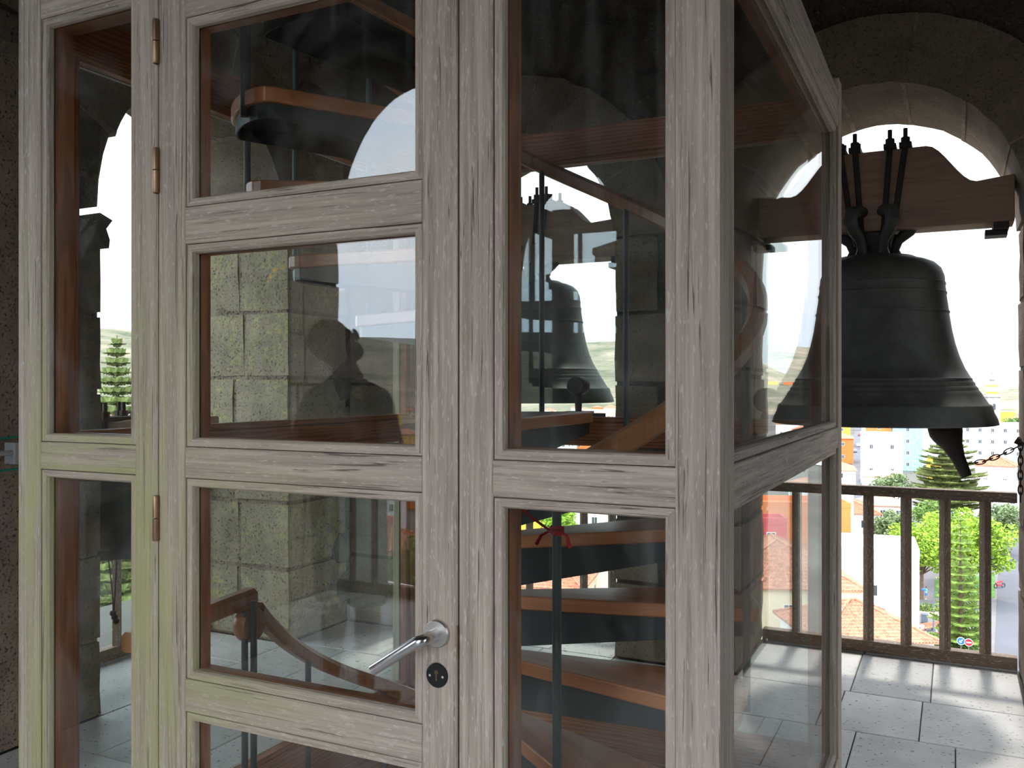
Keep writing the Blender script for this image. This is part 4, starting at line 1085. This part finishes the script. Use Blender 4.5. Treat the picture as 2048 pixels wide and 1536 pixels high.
flatpoly('street', [at(1694, 1150, G), at(1728, 1150, G), at(1727, 900, G), at(1722, 845, G), at(1711, 845, G), at(1705, 900, G)], M['asphalt'], .05)
flatpoly('street', [at(1985, 1420, G), at(2120, 1420, G), at(2060, 960, G), at(2024, 900, G), at(2012, 960, G), at(1998, 1120, G)], M['asphalt'], .06)
flatpoly('lawn', [at(1752, 1100, G), at(1800, 1112, G), at(1815, 1080, G), at(1765, 1070, G)], M['grass'], .05)
flatpoly('lawn', [at(1868, 1196, G), at(1990, 1196, G), at(1990, 1150, G), at(1870, 1160, G)], M['grass'], .05)

def tiled_slope(mb, a, b, c, d, nrm, per=.26, amp=.05):
    """corrugated tile slope, a-b eave, d-c ridge"""
    L = (b - a).length; n = min(110, max(6, int(L / per * 2))); rows = max(3, min(14, int((d - a).length / .45)))
    base = len(mb.v); cols = []
    Lt = (c - d).length; ud = (b - a).normalized(); offs = (d - a).dot(ud)
    for j in range(rows + 1):
        t = j / rows; p, q = a.lerp(d, t), b.lerp(c, t)
        for st in (0, 1):
            for i in range(n + 1):
                s = i / n; P = p.lerp(q, s); w_ = (P - a).dot(ud) / per * 2 * PI
                mb.v.append(tuple(P + nrm * (amp * math.cos(w_) + (.035 if st else 0)) - (Vector((0, 0, .0)))))
    W = n + 1
    for j in range(rows):
        y0_ = base + (2 * j + 1) * W; y1_ = base + (2 * j + 2) * W
        for i in range(n): mb.f.append((y0_ + i, y0_ + i + 1, y1_ + i + 1, y1_ + i)); mb.m.append(0)
        if j: 
            y2 = base + 2 * j * W
            for i in range(n): mb.f.append((y2 + i, y2 + i + 1, y0_ + i + 1, y0_ + i)); mb.m.append(0)
WINM = {}; PLACED = []
def house(c, w_, d_, h, rz, wall_, roof, label, cat='house', group=None, wins=(3, 2), name='house', z0=None, rh=None, roofmat=None, detail=False, door_=False):
    z0 = G if z0 is None else z0; c = Vector((c.x, c.y, z0)); root = empty(name, c, rz, label, cat, group); T = Matrix.Translation(c) @ Matrix.Rotation(rz, 4, 'Z')
    mb = MB(); mb.box(-w_ / 2, w_ / 2, -d_ / 2, d_ / 2, 0, h); mb.build('wall', M[wall_], root, T)
    if roof == 'flat':
        mb = MB(); 
        for (a, b, e, f) in ((-w_ / 2, w_ / 2, -d_ / 2, -d_ / 2 + .2), (-w_ / 2, w_ / 2, d_ / 2 - .2, d_ / 2), (-w_ / 2, -w_ / 2 + .2, -d_ / 2 + .2, d_ / 2 - .2), (w_ / 2 - .2, w_ / 2, -d_ / 2 + .2, d_ / 2 - .2)): mb.box(a - .04, b + .04, e - .04, f + .04, h, h + .7)
        mb.build('parapet', M[wall_], root, T)
    else:
        rh = rh or min(w_, d_) * .22; o_ = .45; hw, hd = w_ / 2 + o_, d_ / 2 + o_; rm = M[roofmat or 'tile']
        lg = max(w_, d_) / 2 - min(w_, d_) / 2 * (0.95 if roof == 'hip' else 0)
        if roof == 'gable': lg = (hw if w_ >= d_ else hd)
        r_a, r_b = (Vector((-lg, 0, h + rh)), Vector((lg, 0, h + rh))) if w_ >= d_ else (Vector((0, -lg, h + rh)), Vector((0, lg, h + rh)))
        A, B, Cc, D = [Vector((x, y, h)) for x, y in ((-hw, -hd), (hw, -hd), (hw, hd), (-hw, hd))]
        quads = [(A, B, r_b, r_a), (Cc, D, r_a, r_b), (B, Cc, r_b, r_b), (D, A, r_a, r_a)] if w_ >= d_ else [(B, Cc, r_b, r_a), (D, A, r_a, r_b), (A, B, r_a, r_a), (Cc, D, r_b, r_b)]
        mb = MB()
        for a, b, c2, d2 in quads:
            nr = (b - a).cross(d2 - a).normalized()
            if detail: tiled_slope(mb, a, b, c2, d2, nr)
            else: mb.add([a, b, c2, d2], [(0, 1, 2, 3)])
        mb.add([A - Vector((0, 0, .12)), B - Vector((0, 0, .12)), Cc - Vector((0, 0, .12)), D - Vector((0, 0, .12)), A, B, Cc, D], [(3, 2, 1, 0), (0, 1, 5, 4), (1, 2, 6, 5), (2, 3, 7, 6), (3, 0, 4, 7)])
        ro = mb.build('tiled_roof', rm, root, T)
        if detail:
            rd = MB(); 
            for a, b in ((A, r_a), (B, r_b if w_ >= d_ else r_a), (Cc, r_b), (D, r_a if w_ >= d_ else r_b), (r_a, r_b)):
                if (b - a).length > .3: rd.tube([a + Vector((0, 0, .06)), b + Vector((0, 0, .06))], .12, 8)
            rd.build('ridge_tiles', rm, ro, T, smooth=True)
    nx, nz_ = wins; PLACED.append((c.x, c.y, max(w_, d_) * .6))
    for fz in range(nz_):
        zc = h * (fz + .55) / nz_
        for face, span, nn in ((0, w_, nx), (1, d_, max(1, int(nx * d_ / max(w_, .1)))), (2, w_, nx), (3, d_, max(1, int(nx * d_ / max(w_, .1))))):
            for i in range(nn):
                u = span * ((i + .5) / nn - .5); a = (0, PI / 2, PI, -PI / 2)[face]; off = (d_ if face % 2 == 0 else w_) / 2
                Tw = T @ Matrix.Rotation(a, 4, 'Z') @ Matrix.Translation((u, -off, zc))
                if 'f' not in WINM:
                    f = MB(); f.box(-.5, .5, -.03, .03, -.65, .65); o1 = f.build('window', M['frame'], root, Tw); WINM['f'] = o1.data
                    p_ = MB(); p_.box(-.42, -.03, -.05, .04, -.57, .57); p_.box(.03, .42, -.05, .04, -.57, .57); o2 = p_.build('pane', M['pane'], o1, Tw); WINM['p'] = o2.data
                else:
                    o1 = link('window', WINM['f'], root, None, True, Tw); link('pane', WINM['p'], o1, None, True, Tw)
    return root

# houses one can tell apart
house(along(1745, 106), 9.5, 10, 9.0, YAW * -1 + .55, 'white', 'flat', 'tall plain white house with parapet between tiled roofs and the plaza', wins=(1, 1))
house(along(1705, 74), 9, 9, 8.2, .50, 'white', 'hip', 'house with weathered orange tiled roof just below the right railing', detail=True, wins=(2, 2), rh=2.2)
house(along(1792, 82), 3.6, 3.4, 5.6, .45, 'pinkw', 'hip', 'small pink-walled annex with steep little tiled roof beside the plaza', detail=True, wins=(1, 1), rh=1.2)
house(along(1548, 90), 13, 15, 9.4, .35, 'cream', 'hip', 'large house whose broad orange tiled roof fills the side pane', detail=True, wins=(3, 2), rh=3.4)
house(along(1585, 128), 14, 8, 11.2, .35, 'orange', 'flat', 'bright orange building with white window behind the tiled roof', wins=(2, 2))
house(along(1640, 140), 8, 8, 12.5, .35, 'white', 'hip', 'white building with small tiled roof behind the orange one', wins=(2, 2), roofmat='tile')
house(along(1537, 101), 3.4, 3.4, 3.4, .35, 'redp', 'flat', 'red rooftop shed standing on tiled roofs', wins=(1, 1), z0=G + 9.3, name='rooftop_shed', cat='shed')
house(along(1692, 150), 9, 10, 7.4, .2, 'white', 'hip', 'white house with tiled roof at the near end of the narrow street', detail=True, wins=(2, 2))
house(along(1762, 262), 11, 12, 13.6, .1, 'white', 'flat', 'plain white block at the right side of the narrow street', wins=(2, 2))
house(along(1757, 305), 8, 8, 16.5, .1, 'orange', 'flat', 'orange house standing behind the plain white block', wins=(1, 3))
house(along(1814, 300), 9.2, 9, 19, .1, 'cyan', 'flat', 'turquoise tiled tower block left of the tall pine', 'building', wins=(1, 5), name='building')
house(along(1872, 320), 14, 9, 17, .1, 'white', 'flat', 'white building with blue awning under the bell rim', 'building', wins=(4, 4), name='building')
house(along(1765, 215), 9, 8, 6.5, .1, 'white', 'hip', 'low white house with long tiled eave behind the railing', wins=(2, 1), roofmat='tile2')
house(along(1760, 165), 8, 7, 6.5, .2, 'pinkw', 'hip', 'pale pink house half hidden by the grey-green tree', wins=(3, 2), roofmat='tile2')
house(along(1992, 225), 8.5, 8, 8.2, -.1, 'pinkw', 'hip', 'grey-walled house with red hipped roof left of the hanging chain', detail=True, wins=(2, 1), rh=2.2)
house(along(1985, 195), 12, 7, 6.6, -.1, 'white', 'flat', 'long white wall and terrace in front of the red hipped roof', wins=(3, 1))
house(along(1975, 300), 22, 10, 15, -.1, 'white', 'flat', 'wide white apartment block below the church tower', 'building', wins=(6, 4), name='building')
house(along(1888, 230), 8, 8, 8.5, 0, 'yellowp', 'flat', 'ochre house glimpsed through the tall pine', wins=(3, 2))
aw = MB(); p = along(1872, 312, zrow(848, 312)); aw.box(-9, 3, -3.6, -.6, -.2, .5); tag(aw.build('blue_awning', M['bluep'], None, Matrix.Translation(p)), 'long blue awning over the white building under the bell', 'awning')
for px_, F_, wl_, h_ in ((1698, 330, 'orange', 12), (1697, 420, 'yellowp', 13), (1700, 560, 'white', 14), (1733, 400, 'white', 13), (1731, 560, 'pinkw', 13), (1694, 240, 'white', 9)):
    house(along(px_ - (14 if px_ < 1715 else -9), F_), 7, 14, h_ - 3, .15, wl_, 'hip', {330: 'orange terrace house with tiled roof on the left side of the street', 420: 'ochre terrace house far up the left side of the street', 560: 'farthest pale house closing the narrow street', 400: 'white terrace house on the right side up the street', 240: 'white terrace house nearest on the left of the street'}[F_] if not (px_ == 1731) else 'pinkish terrace house far up the right side of the street', wins=(1, 2))
# middle arch and door panes
house(along(1072, 92), 11, 10, 8.6, .2, 'cream', 'hip', 'house with wide tiled roof below the middle arch', detail=True, wins=(4, 2), rh=3)
house(along(1222, 110), 8, 9, 9, .1, 'pinkw', 'hip', 'pink house with tiled roof at the right of the middle arch', detail=True, wins=(3, 2), rh=2.2)
house(along(1060, 140), 9, 9, 10, .2, 'yellowp', 'flat', 'ochre yellow building behind the tiled roof of the middle arch', wins=(3, 3))
house(along(1180, 150), 16, 9, 8, .1, 'white', 'flat', 'white building beyond the tiled roofs of the middle arch', wins=(4, 2))
house(along(1085, 290), 20, 10, 11, .1, 'white', 'flat', 'long white building with many windows under the middle bell', 'building', wins=(7, 3), name='building')
# left arch: broad pale building below
house(along(215, 60), 22, 18, 12, .5, 'white', 'flat', 'large pale building just below the left arch', 'building', wins=(4, 2), name='building')
# reflected side, behind the photographer
def rpt(px, F):          # point whose mirror image in the front glass is seen at px, F
    v = along(px, F); return Vector((v.x, 2 * BY0 - v.y, 0))
house(rpt(672, 58), 9, 8, 9.5, .3, 'cream', 'hip', 'cream house with tiled roof mirrored low in the door pane', detail=True, wins=(3, 2), rh=2.5)
house(rpt(775, 40), 7, 6, 12.0, .1, 'pinkw', 'flat', 'pale peach wall mirrored beside the man legs', wins=(2, 2))
house(rpt(690, 74), 14, 9, 10.5, .2, 'white', 'flat', 'white house with flat terraces mirrored between railing bars', wins=(4, 2))
house(rpt(740, 96), 16, 10, 11, .2, 'white', 'hip', 'white house with red roof mirrored behind the railing', wins=(3, 2), detail=True)
house(rpt(650, 120), 16, 10, 10, .2, 'redp', 'flat', 'dark red house mirrored far behind the railing', wins=(3, 2))
# distant houses scattered through every gap
for px_, F_ in ((1990, 420), (2018, 460), (2034, 500), (1215, 420), (1130, 350), (246, 380), (1240, 500), (1984, 400), (1128, 118)): PLACED.append((along(px_, F_).x, along(px_, F_).y, 5))
PLACED.append((rpt(790, 85).x, rpt(790, 85).y, 5))
rg = random.Random(11); far = 0; where = ''; WN = dict(white='white', cream='cream', pinkw='pale pink', orange='orange', yellowp='ochre')
def farh(p, r):
    if any((p.x - a) ** 2 + (p.y - b) ** 2 < (c + 9.5) ** 2 for a, b, c in PLACED): return
    wl_ = rg.choice(('white', 'white', 'white', 'cream', 'pinkw', 'white', 'orange', 'yellowp')); rf = rg.choice(('flat', 'hip', 'hip'))
    house(p, rg.uniform(7, 14), rg.uniform(7, 12), rg.uniform(5, 10), rg.uniform(-.4, .9), wl_, rf, 'small %s house with %s roof in the distant town %s' % (WN[wl_], 'tiled' if rf == 'hip' else 'flat', where), 'house', 'distant %s houses %s' % (WN[wl_], where), wins=(2, 1) if r > 300 else (3, 2))
for az0, az1, n_, where in ((-52, -49, 14, 'past the left arch'), (-30, -18.5, 44, 'past the middle arch'), (-11, -8, 10, 'past the side pane'), (-2.5, 3.5, 26, 'past the right arch'), (3.6, 9, 16, 'beyond the right jamb')):
    for i in range(n_):
        r = 330 + 540 * (i + .5) / n_ + rg.uniform(-15, 15); a = R(rg.uniform(az0, az1))
        farh(Vector((r * math.sin(a), r * math.cos(a), 0)), r)
where = 'mirrored in the door panes'
for i in range(26):
    r = 140 + 700 * (i + .5) / 26; v = rpt(rg.uniform(640, 850), r); farh(v, r)
# terraces of coloured houses on the slope mirrored in the side pane
for i in range(12):
    a = R(5.6 + .88 * i + rg.uniform(-.03, .03)); r = 1434; c = Vector((r * math.sin(a), r * math.cos(a), 0))
    house(c, 15, 10, 13 + rg.uniform(-2, 2), -.1, ('orange', 'yellowp', 'white', 'redp')[i % 4], 'flat', 'tall %s house in the sloping terrace row mirrored in the side pane' % ('orange', 'ochre', 'white', 'red')[i % 4], 'house', '%s houses on the slope' % ('orange', 'ochre', 'white', 'red')[i % 4], wins=(4, 3), z0=-7)

# trees
def leafcloud(n, cen, rad, size, rg, flatn=0):
    mb = MB()
    for i in range(n):
        c, rr = rg.choice(list(zip(cen, rad)))
        d = Vector((rg.gauss(0, 1), rg.gauss(0, 1), rg.gauss(0, 1))).normalized() * (rg.random() ** .33)
        p = Vector(c) + Vector((d.x * rr, d.y * rr, d.z * rr * .8)); s = size * rg.uniform(.6, 1.3)
        u = Vector((rg.gauss(0, 1), rg.gauss(0, 1), rg.gauss(0, .6))).normalized(); v = u.cross(Vector((rg.gauss(0, 1), rg.gauss(0, 1), rg.gauss(0, 1)))).normalized()
        mb.add([p - u * s, p - v * s * .45, p + u * s, p + v * s * .45], [(0, 1, 2, 3)])
    return mb
def tree(c, h, rad, mat, label, seed, lean=0, z0=G, name='broadleaf_tree', leaf=.30, n=4200, group=None):
    rg = random.Random(seed); c = Vector((c.x, c.y, z0)); root = empty(name, c, 0, label, 'tree', group); T = Matrix.Translation(c)
    hc = h - rad * .85; cen = []; rr = []
    for i in range(22):
        a = rg.uniform(0, 2 * PI); q = rg.uniform(0, 1) ** .5 * rad * .72; z = hc + rg.uniform(-.45, .75) * rad * (1 - .35 * q / rad)
        cen.append((q * math.cos(a), q * math.sin(a), z)); rr.append(rad * rg.uniform(.26, .42))
    tr = MB(); tr.tube([(0, 0, 0), (.1, 0, hc * .5), (0, .1, hc)], [h * .03, h * .022, h * .014], 8)
    for cc in cen[:9]: tr.tube([(0, 0, hc * .55), ((cc[0]) * .5, cc[1] * .5, hc * .55 + (cc[2] - hc * .55) * .6), cc], [h * .012, h * .008, h * .003], 5)
    tr.build('trunk', M['bark'], root, T, smooth=True)
    f = leafcloud(n, cen, rr, leaf, rg).build('foliage', M[mat], root, T); f['kind'] = 'stuff'
    return root
def pine(c, h, rad, mat, label, seed, z0=G, levels=16, base=.12, tuft=.32, n=7, group=None, name='norfolk_pine', up=.10):
    rg = random.Random(seed); c = Vector((c.x, c.y, z0)); root = empty(name, c, 0, label, 'tree', group); T = Matrix.Translation(c)
    MB().tube([(0, 0, 0), (0, 0, h * .5), (0, 0, h)], [h * .016, h * .010, .02], 8).build('trunk', M['bark'], root, T, smooth=True)
    mb = MB(); br = MB()
    for l in range(levels):
        t = l / levels; z = h * (base + (1 - base) * t ** .95); L = rad * (1 - t) ** .75 * rg.uniform(.85, 1.08) * (1 if t > .06 else .8)
        for k in range(n):
            a = 2 * PI * (k + rg.uniform(-.15, .15)) / n + l * .5; d = Vector((math.cos(a), math.sin(a), up)); s = Vector((-math.sin(a), math.cos(a), 0))
            Lk = L * rg.uniform(.8, 1.05)
            br.tube([(0, 0, z), tuple(d * Lk * .6 + Vector((0, 0, z - .01 * L))), tuple(d * Lk + Vector((0, 0, z + .06 * L)))], [.06, .035, .015], 4)
            m_ = max(5, int(Lk / .30))
            for i in range(m_):
                f = (i + .6) / m_; p = d * (Lk * f) + Vector((0, 0, z + .06 * L * f * f)); wd = Lk * .24 * math.sin(PI * min(.98, f * .85 + .13)) + .12
                for sg in (-1, 1):
                    q = p + s * sg * wd + d * wd * .55 + Vector((0, 0, .10 * wd + rg.uniform(-.03, .05))); th = tuft * rg.uniform(.35, .6)
                    mb.add([p - Vector((0, 0, th * .25)), q - d * th * .35, q + Vector((0, 0, th * .5)), p + Vector((0, 0, th * .45))], [(0, 1, 2, 3)])
                    mb.add([p - d * th * .4, q - d * th * .3, q + d * th * .5, p + d * th * .4], [(0, 1, 2, 3)])
    br.build('branches', M['bark'], root, T)
    f = mb.build('needles', M[mat], root, T); f['kind'] = 'stuff'; return root
pine(along(1897, 170), 21.5, 9.2, 'pine', 'tall spreading Norfolk pine in the middle of the right-hand view', 3, levels=15, base=.2, tuft=1.0, n=9)
pine(along(1921, 89), 15.4, 3.5, 'pine2', 'slender young Norfolk pine with tiered branches by the road signs', 4, levels=18, base=.06, tuft=.6, n=9)
pine(along(234, 50), 30.8, 3.6, 'pine', 'tall pine rising outside the left arch', 5, up=.02, levels=30, base=.45, tuft=1.1, n=10)
tree(along(1842, 118), 10.2, 5.2, 'leaf_lime', 'lime green tree left of the slender young pine', 6, n=6500, leaf=.28)
tree(along(1965, 118), 11.0, 5.4, 'leaf_lime', 'lime green tree right of the slender young pine, beside the road', 7, n=6500, leaf=.28)
tree(along(1905, 128), 10.5, 5.0, 'leaf_lime', 'bright green tree behind the slender young pine', 8, n=5500, leaf=.28)
tree(along(1780, 138), 9.0, 3.8, 'leaf_grey', 'grey-green tree beside the white house and the lawn', 9)
tree(along(1785, 185), 10.0, 4.6, 'leaf_grey', 'dusky green tree behind the railing left of the tall pine', 10)
tree(along(1880, 150), 9.5, 5.5, 'leaf_mid', 'dark leafy tree under the tall pine', 12)
tree(along(2003, 150), 8.6, 3.9, 'leaf_grey', 'grey-green tree at the edge of the road on the right', 13)
tree(along(1905, 89), 3.2, 2.4, 'leaf_mid', 'low bushy shrub at the foot of the slender young pine', 14, n=2600, leaf=.2, name='shrub')
tree(along(1128, 118), 12.0, 3.2, 'leaf_lime', 'green tree between the roofs of the middle arch', 15, n=2500)
tree(rpt(830, 85), 13.5, 3.4, 'leaf_mid', 'green tree mirrored above the roofs behind the railing', 16, n=2500)
for i, (px_, F_) in enumerate(((1990, 420), (2018, 460), (2034, 500), (1215, 420), (1130, 350), (246, 380), (1240, 500))):
    tree(along(px_, F_), 11, 5, 'leaf_mid', ('dark round tree on the skyline right of the church tower', 'second dark tree on the skyline beside the right jamb', 'dark tree touching the right jamb on the skyline', 'distant tree right of the middle bell', 'distant tree below the middle bell', 'distant tree seen past the tall pine in the left arch', 'farthest tree behind the pier of the middle arch')[i], 30 + i, n=900, leaf=.6)

# church tower on the skyline
cp = along(1984, 400); cp.z = G
ct = empty('church_tower', cp, .3, 'ornate church tower with orange and white belfry on the skyline', 'tower'); T = Matrix.Translation(cp) @ Matrix.Rotation(.3, 4, 'Z')
def lz(py): return zrow(py, 400) - G
M['greystone'] = flat('grey_tower_stone', (.30, .27, .25), .9, 0, .2, .8)
mb = MB(); mb.box(-2.6, 2.6, -2.6, 2.6, 0, lz(792)); mb.box(-3.0, 3.0, -3.0, 3.0, lz(794), lz(790)); mb.build('shaft', M['greystone'], ct, T)
for k in range(4):
    o = MB(); o.box(-.5, .5, -.12, .08, -1.6, 1.0); o.lathe([(0, -.12), (.5, -.12), (.5, .08), (0, .08)], 16, (0, 0, 0)); o.build('opening', M['pane'], ct, T @ Matrix.Rotation(k * PI / 2, 4, 'Z') @ Matrix.Translation((0, -2.6, lz(812))))
mb = MB(); mb.lathe([(2.4, lz(790)), (2.4, lz(776)), (2.8, lz(776)), (2.8, lz(774)), (0, lz(774))], 8); mb.build('belfry', M['white'], ct, T)
mb = MB(); mb.lathe([(2.5, lz(788)), (2.5, lz(783)), (2.42, lz(783))], 8); mb.lathe([(2.9, lz(774)), (2.6, lz(771)), (1.5, lz(770))], 8); mb.build('orange_band', M['yellowp'], ct, T)
mb = MB(); mb.lathe([(1.9, lz(771)), (2.0, lz(768)), (1.5, lz(764)), (.8, lz(762)), (1.2, lz(760)), (1.3, lz(757)), (.8, lz(753)), (.3, lz(752)), (.12, lz(748)), (.35, lz(747)), (.3, lz(745.5)), (.0, lz(744))], 16); mb.build('dome', M['greystone'], ct, T, smooth=True)

# plaza furniture
def lamp(px_, py_, ptop, label):
    F = 28 * FOC / (py_ - HOR); p = at(px_, py_, G); h = zrow(ptop, F) - G; r = empty('street_lamp', p, 0, label, 'lamp post', 'plaza lamp posts'); T = Matrix.Translation(p)
    MB().tube([(0, 0, 0), (0, 0, h)], [.09, .06], 8).build('post', M['greymet'], r, T, smooth=True)
    b = MB(); b.tube([(-1.0, 0, h - .1), (0, 0, h - .25), (1.0, 0, h - .1)], .04, 6); b.build('arm', M['greymet'], r, T, smooth=True)
    for s in (-1, 1): MB().lathe([(0, -.12), (.22, -.12), (.25, 0), (.1, .12), (0, .14)], 12, (s * 1.0, 0, h - .02)).build('lantern', M['bluep'], r, T, smooth=True)
lamp(1867, 1272, 1180, 'grey lamp post with blue lanterns beside the round planter')
lamp(1951, 1300, 1215, 'lamp post behind the road signs')
pp = at(1854, 1226, G); pl = empty('round_planter', pp, 0, 'round raised planter with bushes on the plaza', 'planter'); T = Matrix.Translation(pp)
MB().lathe([(2.0, 0), (2.1, .5), (1.85, .5), (1.85, .3), (0, .3)], 28).build('planter_wall', M['pinkw'], pl, T)
o = leafcloud(700, [(0, 0, .6), (.8, .3, .5), (-.8, -.2, .5)], [.9, .8, .8], .16, random.Random(2)).build('bushes', M['leaf_mid'], pl, T); o['kind'] = 'stuff'
pb = at(1849, 1248, G); b = MB(); b.box(-.35, .35, -.35, .35, 0, 1.1); b.box(-.4, .4, -.4, .4, 1.1, 1.2); tag(b.build('litter_bin', M['greymet'], None, Matrix.Translation(pb)), 'grey litter bin on the plaza below the planter', 'bin')
for i, (px_, py_, a) in enumerate(((1856, 1262, .9), (1812, 1212, -.6), (1884, 1256, 1.2))):
    pb = at(px_, py_, G); e = empty('bench', pb, a, ('reddish bench beside the litter bin', 'reddish bench left of the round planter', 'reddish bench at the foot of the lamp post')[i], 'bench', 'plaza benches'); T = Matrix.Translation(pb) @ Matrix.Rotation(a, 4, 'Z')
    b = MB(); b.box(-1.1, 1.1, -.3, .3, .4, .47); b.build('seat', M['tile'], e, T)
    b = MB(); b.box(-1.1, 1.1, .28, .34, .5, .85); b.build('backrest', M['tile'], e, T)
    for s in (-1, 1): b = MB(); b.box(s * .9 - .05, s * .9 + .05, -.25, .25, 0, .4); b.build('leg', M['greymet'], e, T)
# road signs
fa = math.atan2(-along(1930, 90).x, along(1930, 90).y)
ps = along(1930, 88, zrow(1286, 88))
def sign(px_, py_, F, col, label, kind):
    p = along(px_, F, zrow(py_ - 3, F)); r = empty('road_sign', Vector((p.x, p.y, G)), fa, label, 'road sign', 'road signs'); T = Matrix.Translation(p) @ Matrix.Rotation(fa, 4, 'Z') @ Matrix.Rotation(PI / 2, 4, 'X')
    MB().tube([(p.x, p.y + .06, G), (p.x, p.y + .06, p.z + .3)], .035, 8).build('sign_post', M['greymet'], r)
    d = MB().lathe([(0, -.02), (.36, -.02), (.36, .02), (0, .02)], 32).build('sign_disc', M['white'], r, T)
    MB().lathe([(0, .02), (.32, .02), (.32, .026), (0, .026)], 32).build('sign_face', col, d, T)
    b = MB()
    if kind == 'bar': b.box(-.22, .22, -.055, .055, .026, .032)
    else:
        q = Matrix.Rotation(R(45), 4, 'Z'); b.prism([(-.04, .20), (-.04, -.04), (-.15, -.04), (0, -.21), (.15, -.04), (.04, -.04), (.04, .20)][::1], .026, .032, 0, Matrix.Rotation(R(-45), 4, 'Z'))
    b.build('sign_mark', M['white'], d, T)
M['signblue'] = flat('sign_blue', (.02, .13, .55), .5); M['signred'] = flat('sign_red', (.60, .02, .03), .5)
sign(1922, 1285, 83.5, M['signblue'], 'round blue road sign with white arrow pointing down left', 'arrow')
sign(1937.5, 1288, 83, M['signred'], 'round red no-entry sign with white bar beside the blue sign', 'bar')
# people on the plaza
def walker(px_, py_, label, shirt, shorts, rz, stride, hair='short', H=1.72):
    p = at(px_, py_, G); human((p.x, p.y, G + .0), rz, H, label, M['skin2'], shirt, shorts, M['white_cloth'], M['hair'], 'people walking on the plaza', .03, 0, 0, stride, False, hair, 'down')
walker(1851, 1289, 'man in pale grey top and bright blue shorts walking across the plaza', M['pale_cloth'], M['blue_cloth'], fa, .25)
walker(1844, 1274, 'person in white top and red shorts walking just ahead of the man in blue shorts', M['white_cloth'], M['red_cloth'], fa + .2, .22)
walker(1874, 1280, 'long-haired person in pale grey top under the lamp post', M['pale_cloth'], M['dark_cloth'], fa - .3, .2, 'long', 1.65)
walker(1880, 1284, 'person in pink top half hidden behind the second rightmost baluster', M['red_cloth'], M['white_cloth'], fa, .1, 'short', 1.5)
walker(1852, 1199, 'person in teal top standing by the lawn beyond the planter', M['teal_cloth'], M['blue_cloth'], fa + 1, .05)
# vehicles
def car(p, rz, mat, label):
    p = Vector((p.x, p.y, G + .06)); r = empty('car', p, rz, label, 'car', 'parked and moving cars'); T = Matrix.Translation(p) @ Matrix.Rotation(rz, 4, 'Z')
    prof = [(-2.1, .25), (2.1, .25), (2.15, .6), (1.95, .85), (1.1, .95), (.55, 1.42), (-1.1, 1.45), (-1.85, .98), (-2.15, .9)]
    b = MB(); b.prism([(x, y) for x, y in prof], -.85, .85, 0, Matrix.Rotation(PI / 2, 4, 'X')); b.build('car_body', mat, r, T, bevel=.06)
    b = MB(); b.prism([(.98, .98), (.52, 1.36), (-1.05, 1.38), (-1.62, 1.0)], -.87, .87, 0, Matrix.Rotation(PI / 2, 4, 'X')); b.build('side_windows', M['pane'], r, T)
    for x in (-1.35, 1.35):
        for y in (-.8, .8): MB().lathe([(0, -.1), (.31, -.1), (.31, .1), (0, .1)], 14).build('wheel', M['black'], r, T @ Matrix.Translation((x, y, .31)) @ Matrix.Rotation(PI / 2, 4, 'X'))
sd = (at(1716, 870, G) - at(1714, 1100, G)); sa = math.atan2(sd.y, sd.x)
car(at(1717, 893, G), sa, M['white'], 'white car driving up the narrow street')
car(at(1709, 905, G), sa, M['greymet'], 'grey car parked on the left of the narrow street')
car(at(1719, 872, G), sa, M['redp'], 'red car far up the narrow street')
mc = at(1999, 1176, G); e = empty('motorcycle', mc, .8, 'red motorcycle parked at the edge of the road', 'motorcycle'); T = Matrix.Translation(mc) @ Matrix.Rotation(.8, 4, 'Z')
for x in (-.7, .7): MB().tube([(x + .28 * math.cos(a), 0, .32 + .28 * math.sin(a)) for a in [2 * PI * i / 14 for i in range(14)]], .06, 6, closed=True).build('wheel', M['black'], e, T)
b = MB(); b.tube([(-.7, 0, .7), (-.2, 0, .85), (.25, 0, .9), (.5, 0, .8)], [.08, .13, .16, .06], 8); b.tube([(-.5, 0, .45), (.3, 0, .4)], [.15, .17], 8); b.build('motorcycle_body', M['redp'], e, T, smooth=True)
b = MB(); b.tube([(.7, 0, .32), (.45, 0, .95)], .03, 6); b.tube([(.42, -.35, 1.0), (.46, 0, .97), (.42, .35, 1.0)], .02, 6); b.build('handlebar', M['greymet'], e, T, smooth=True)
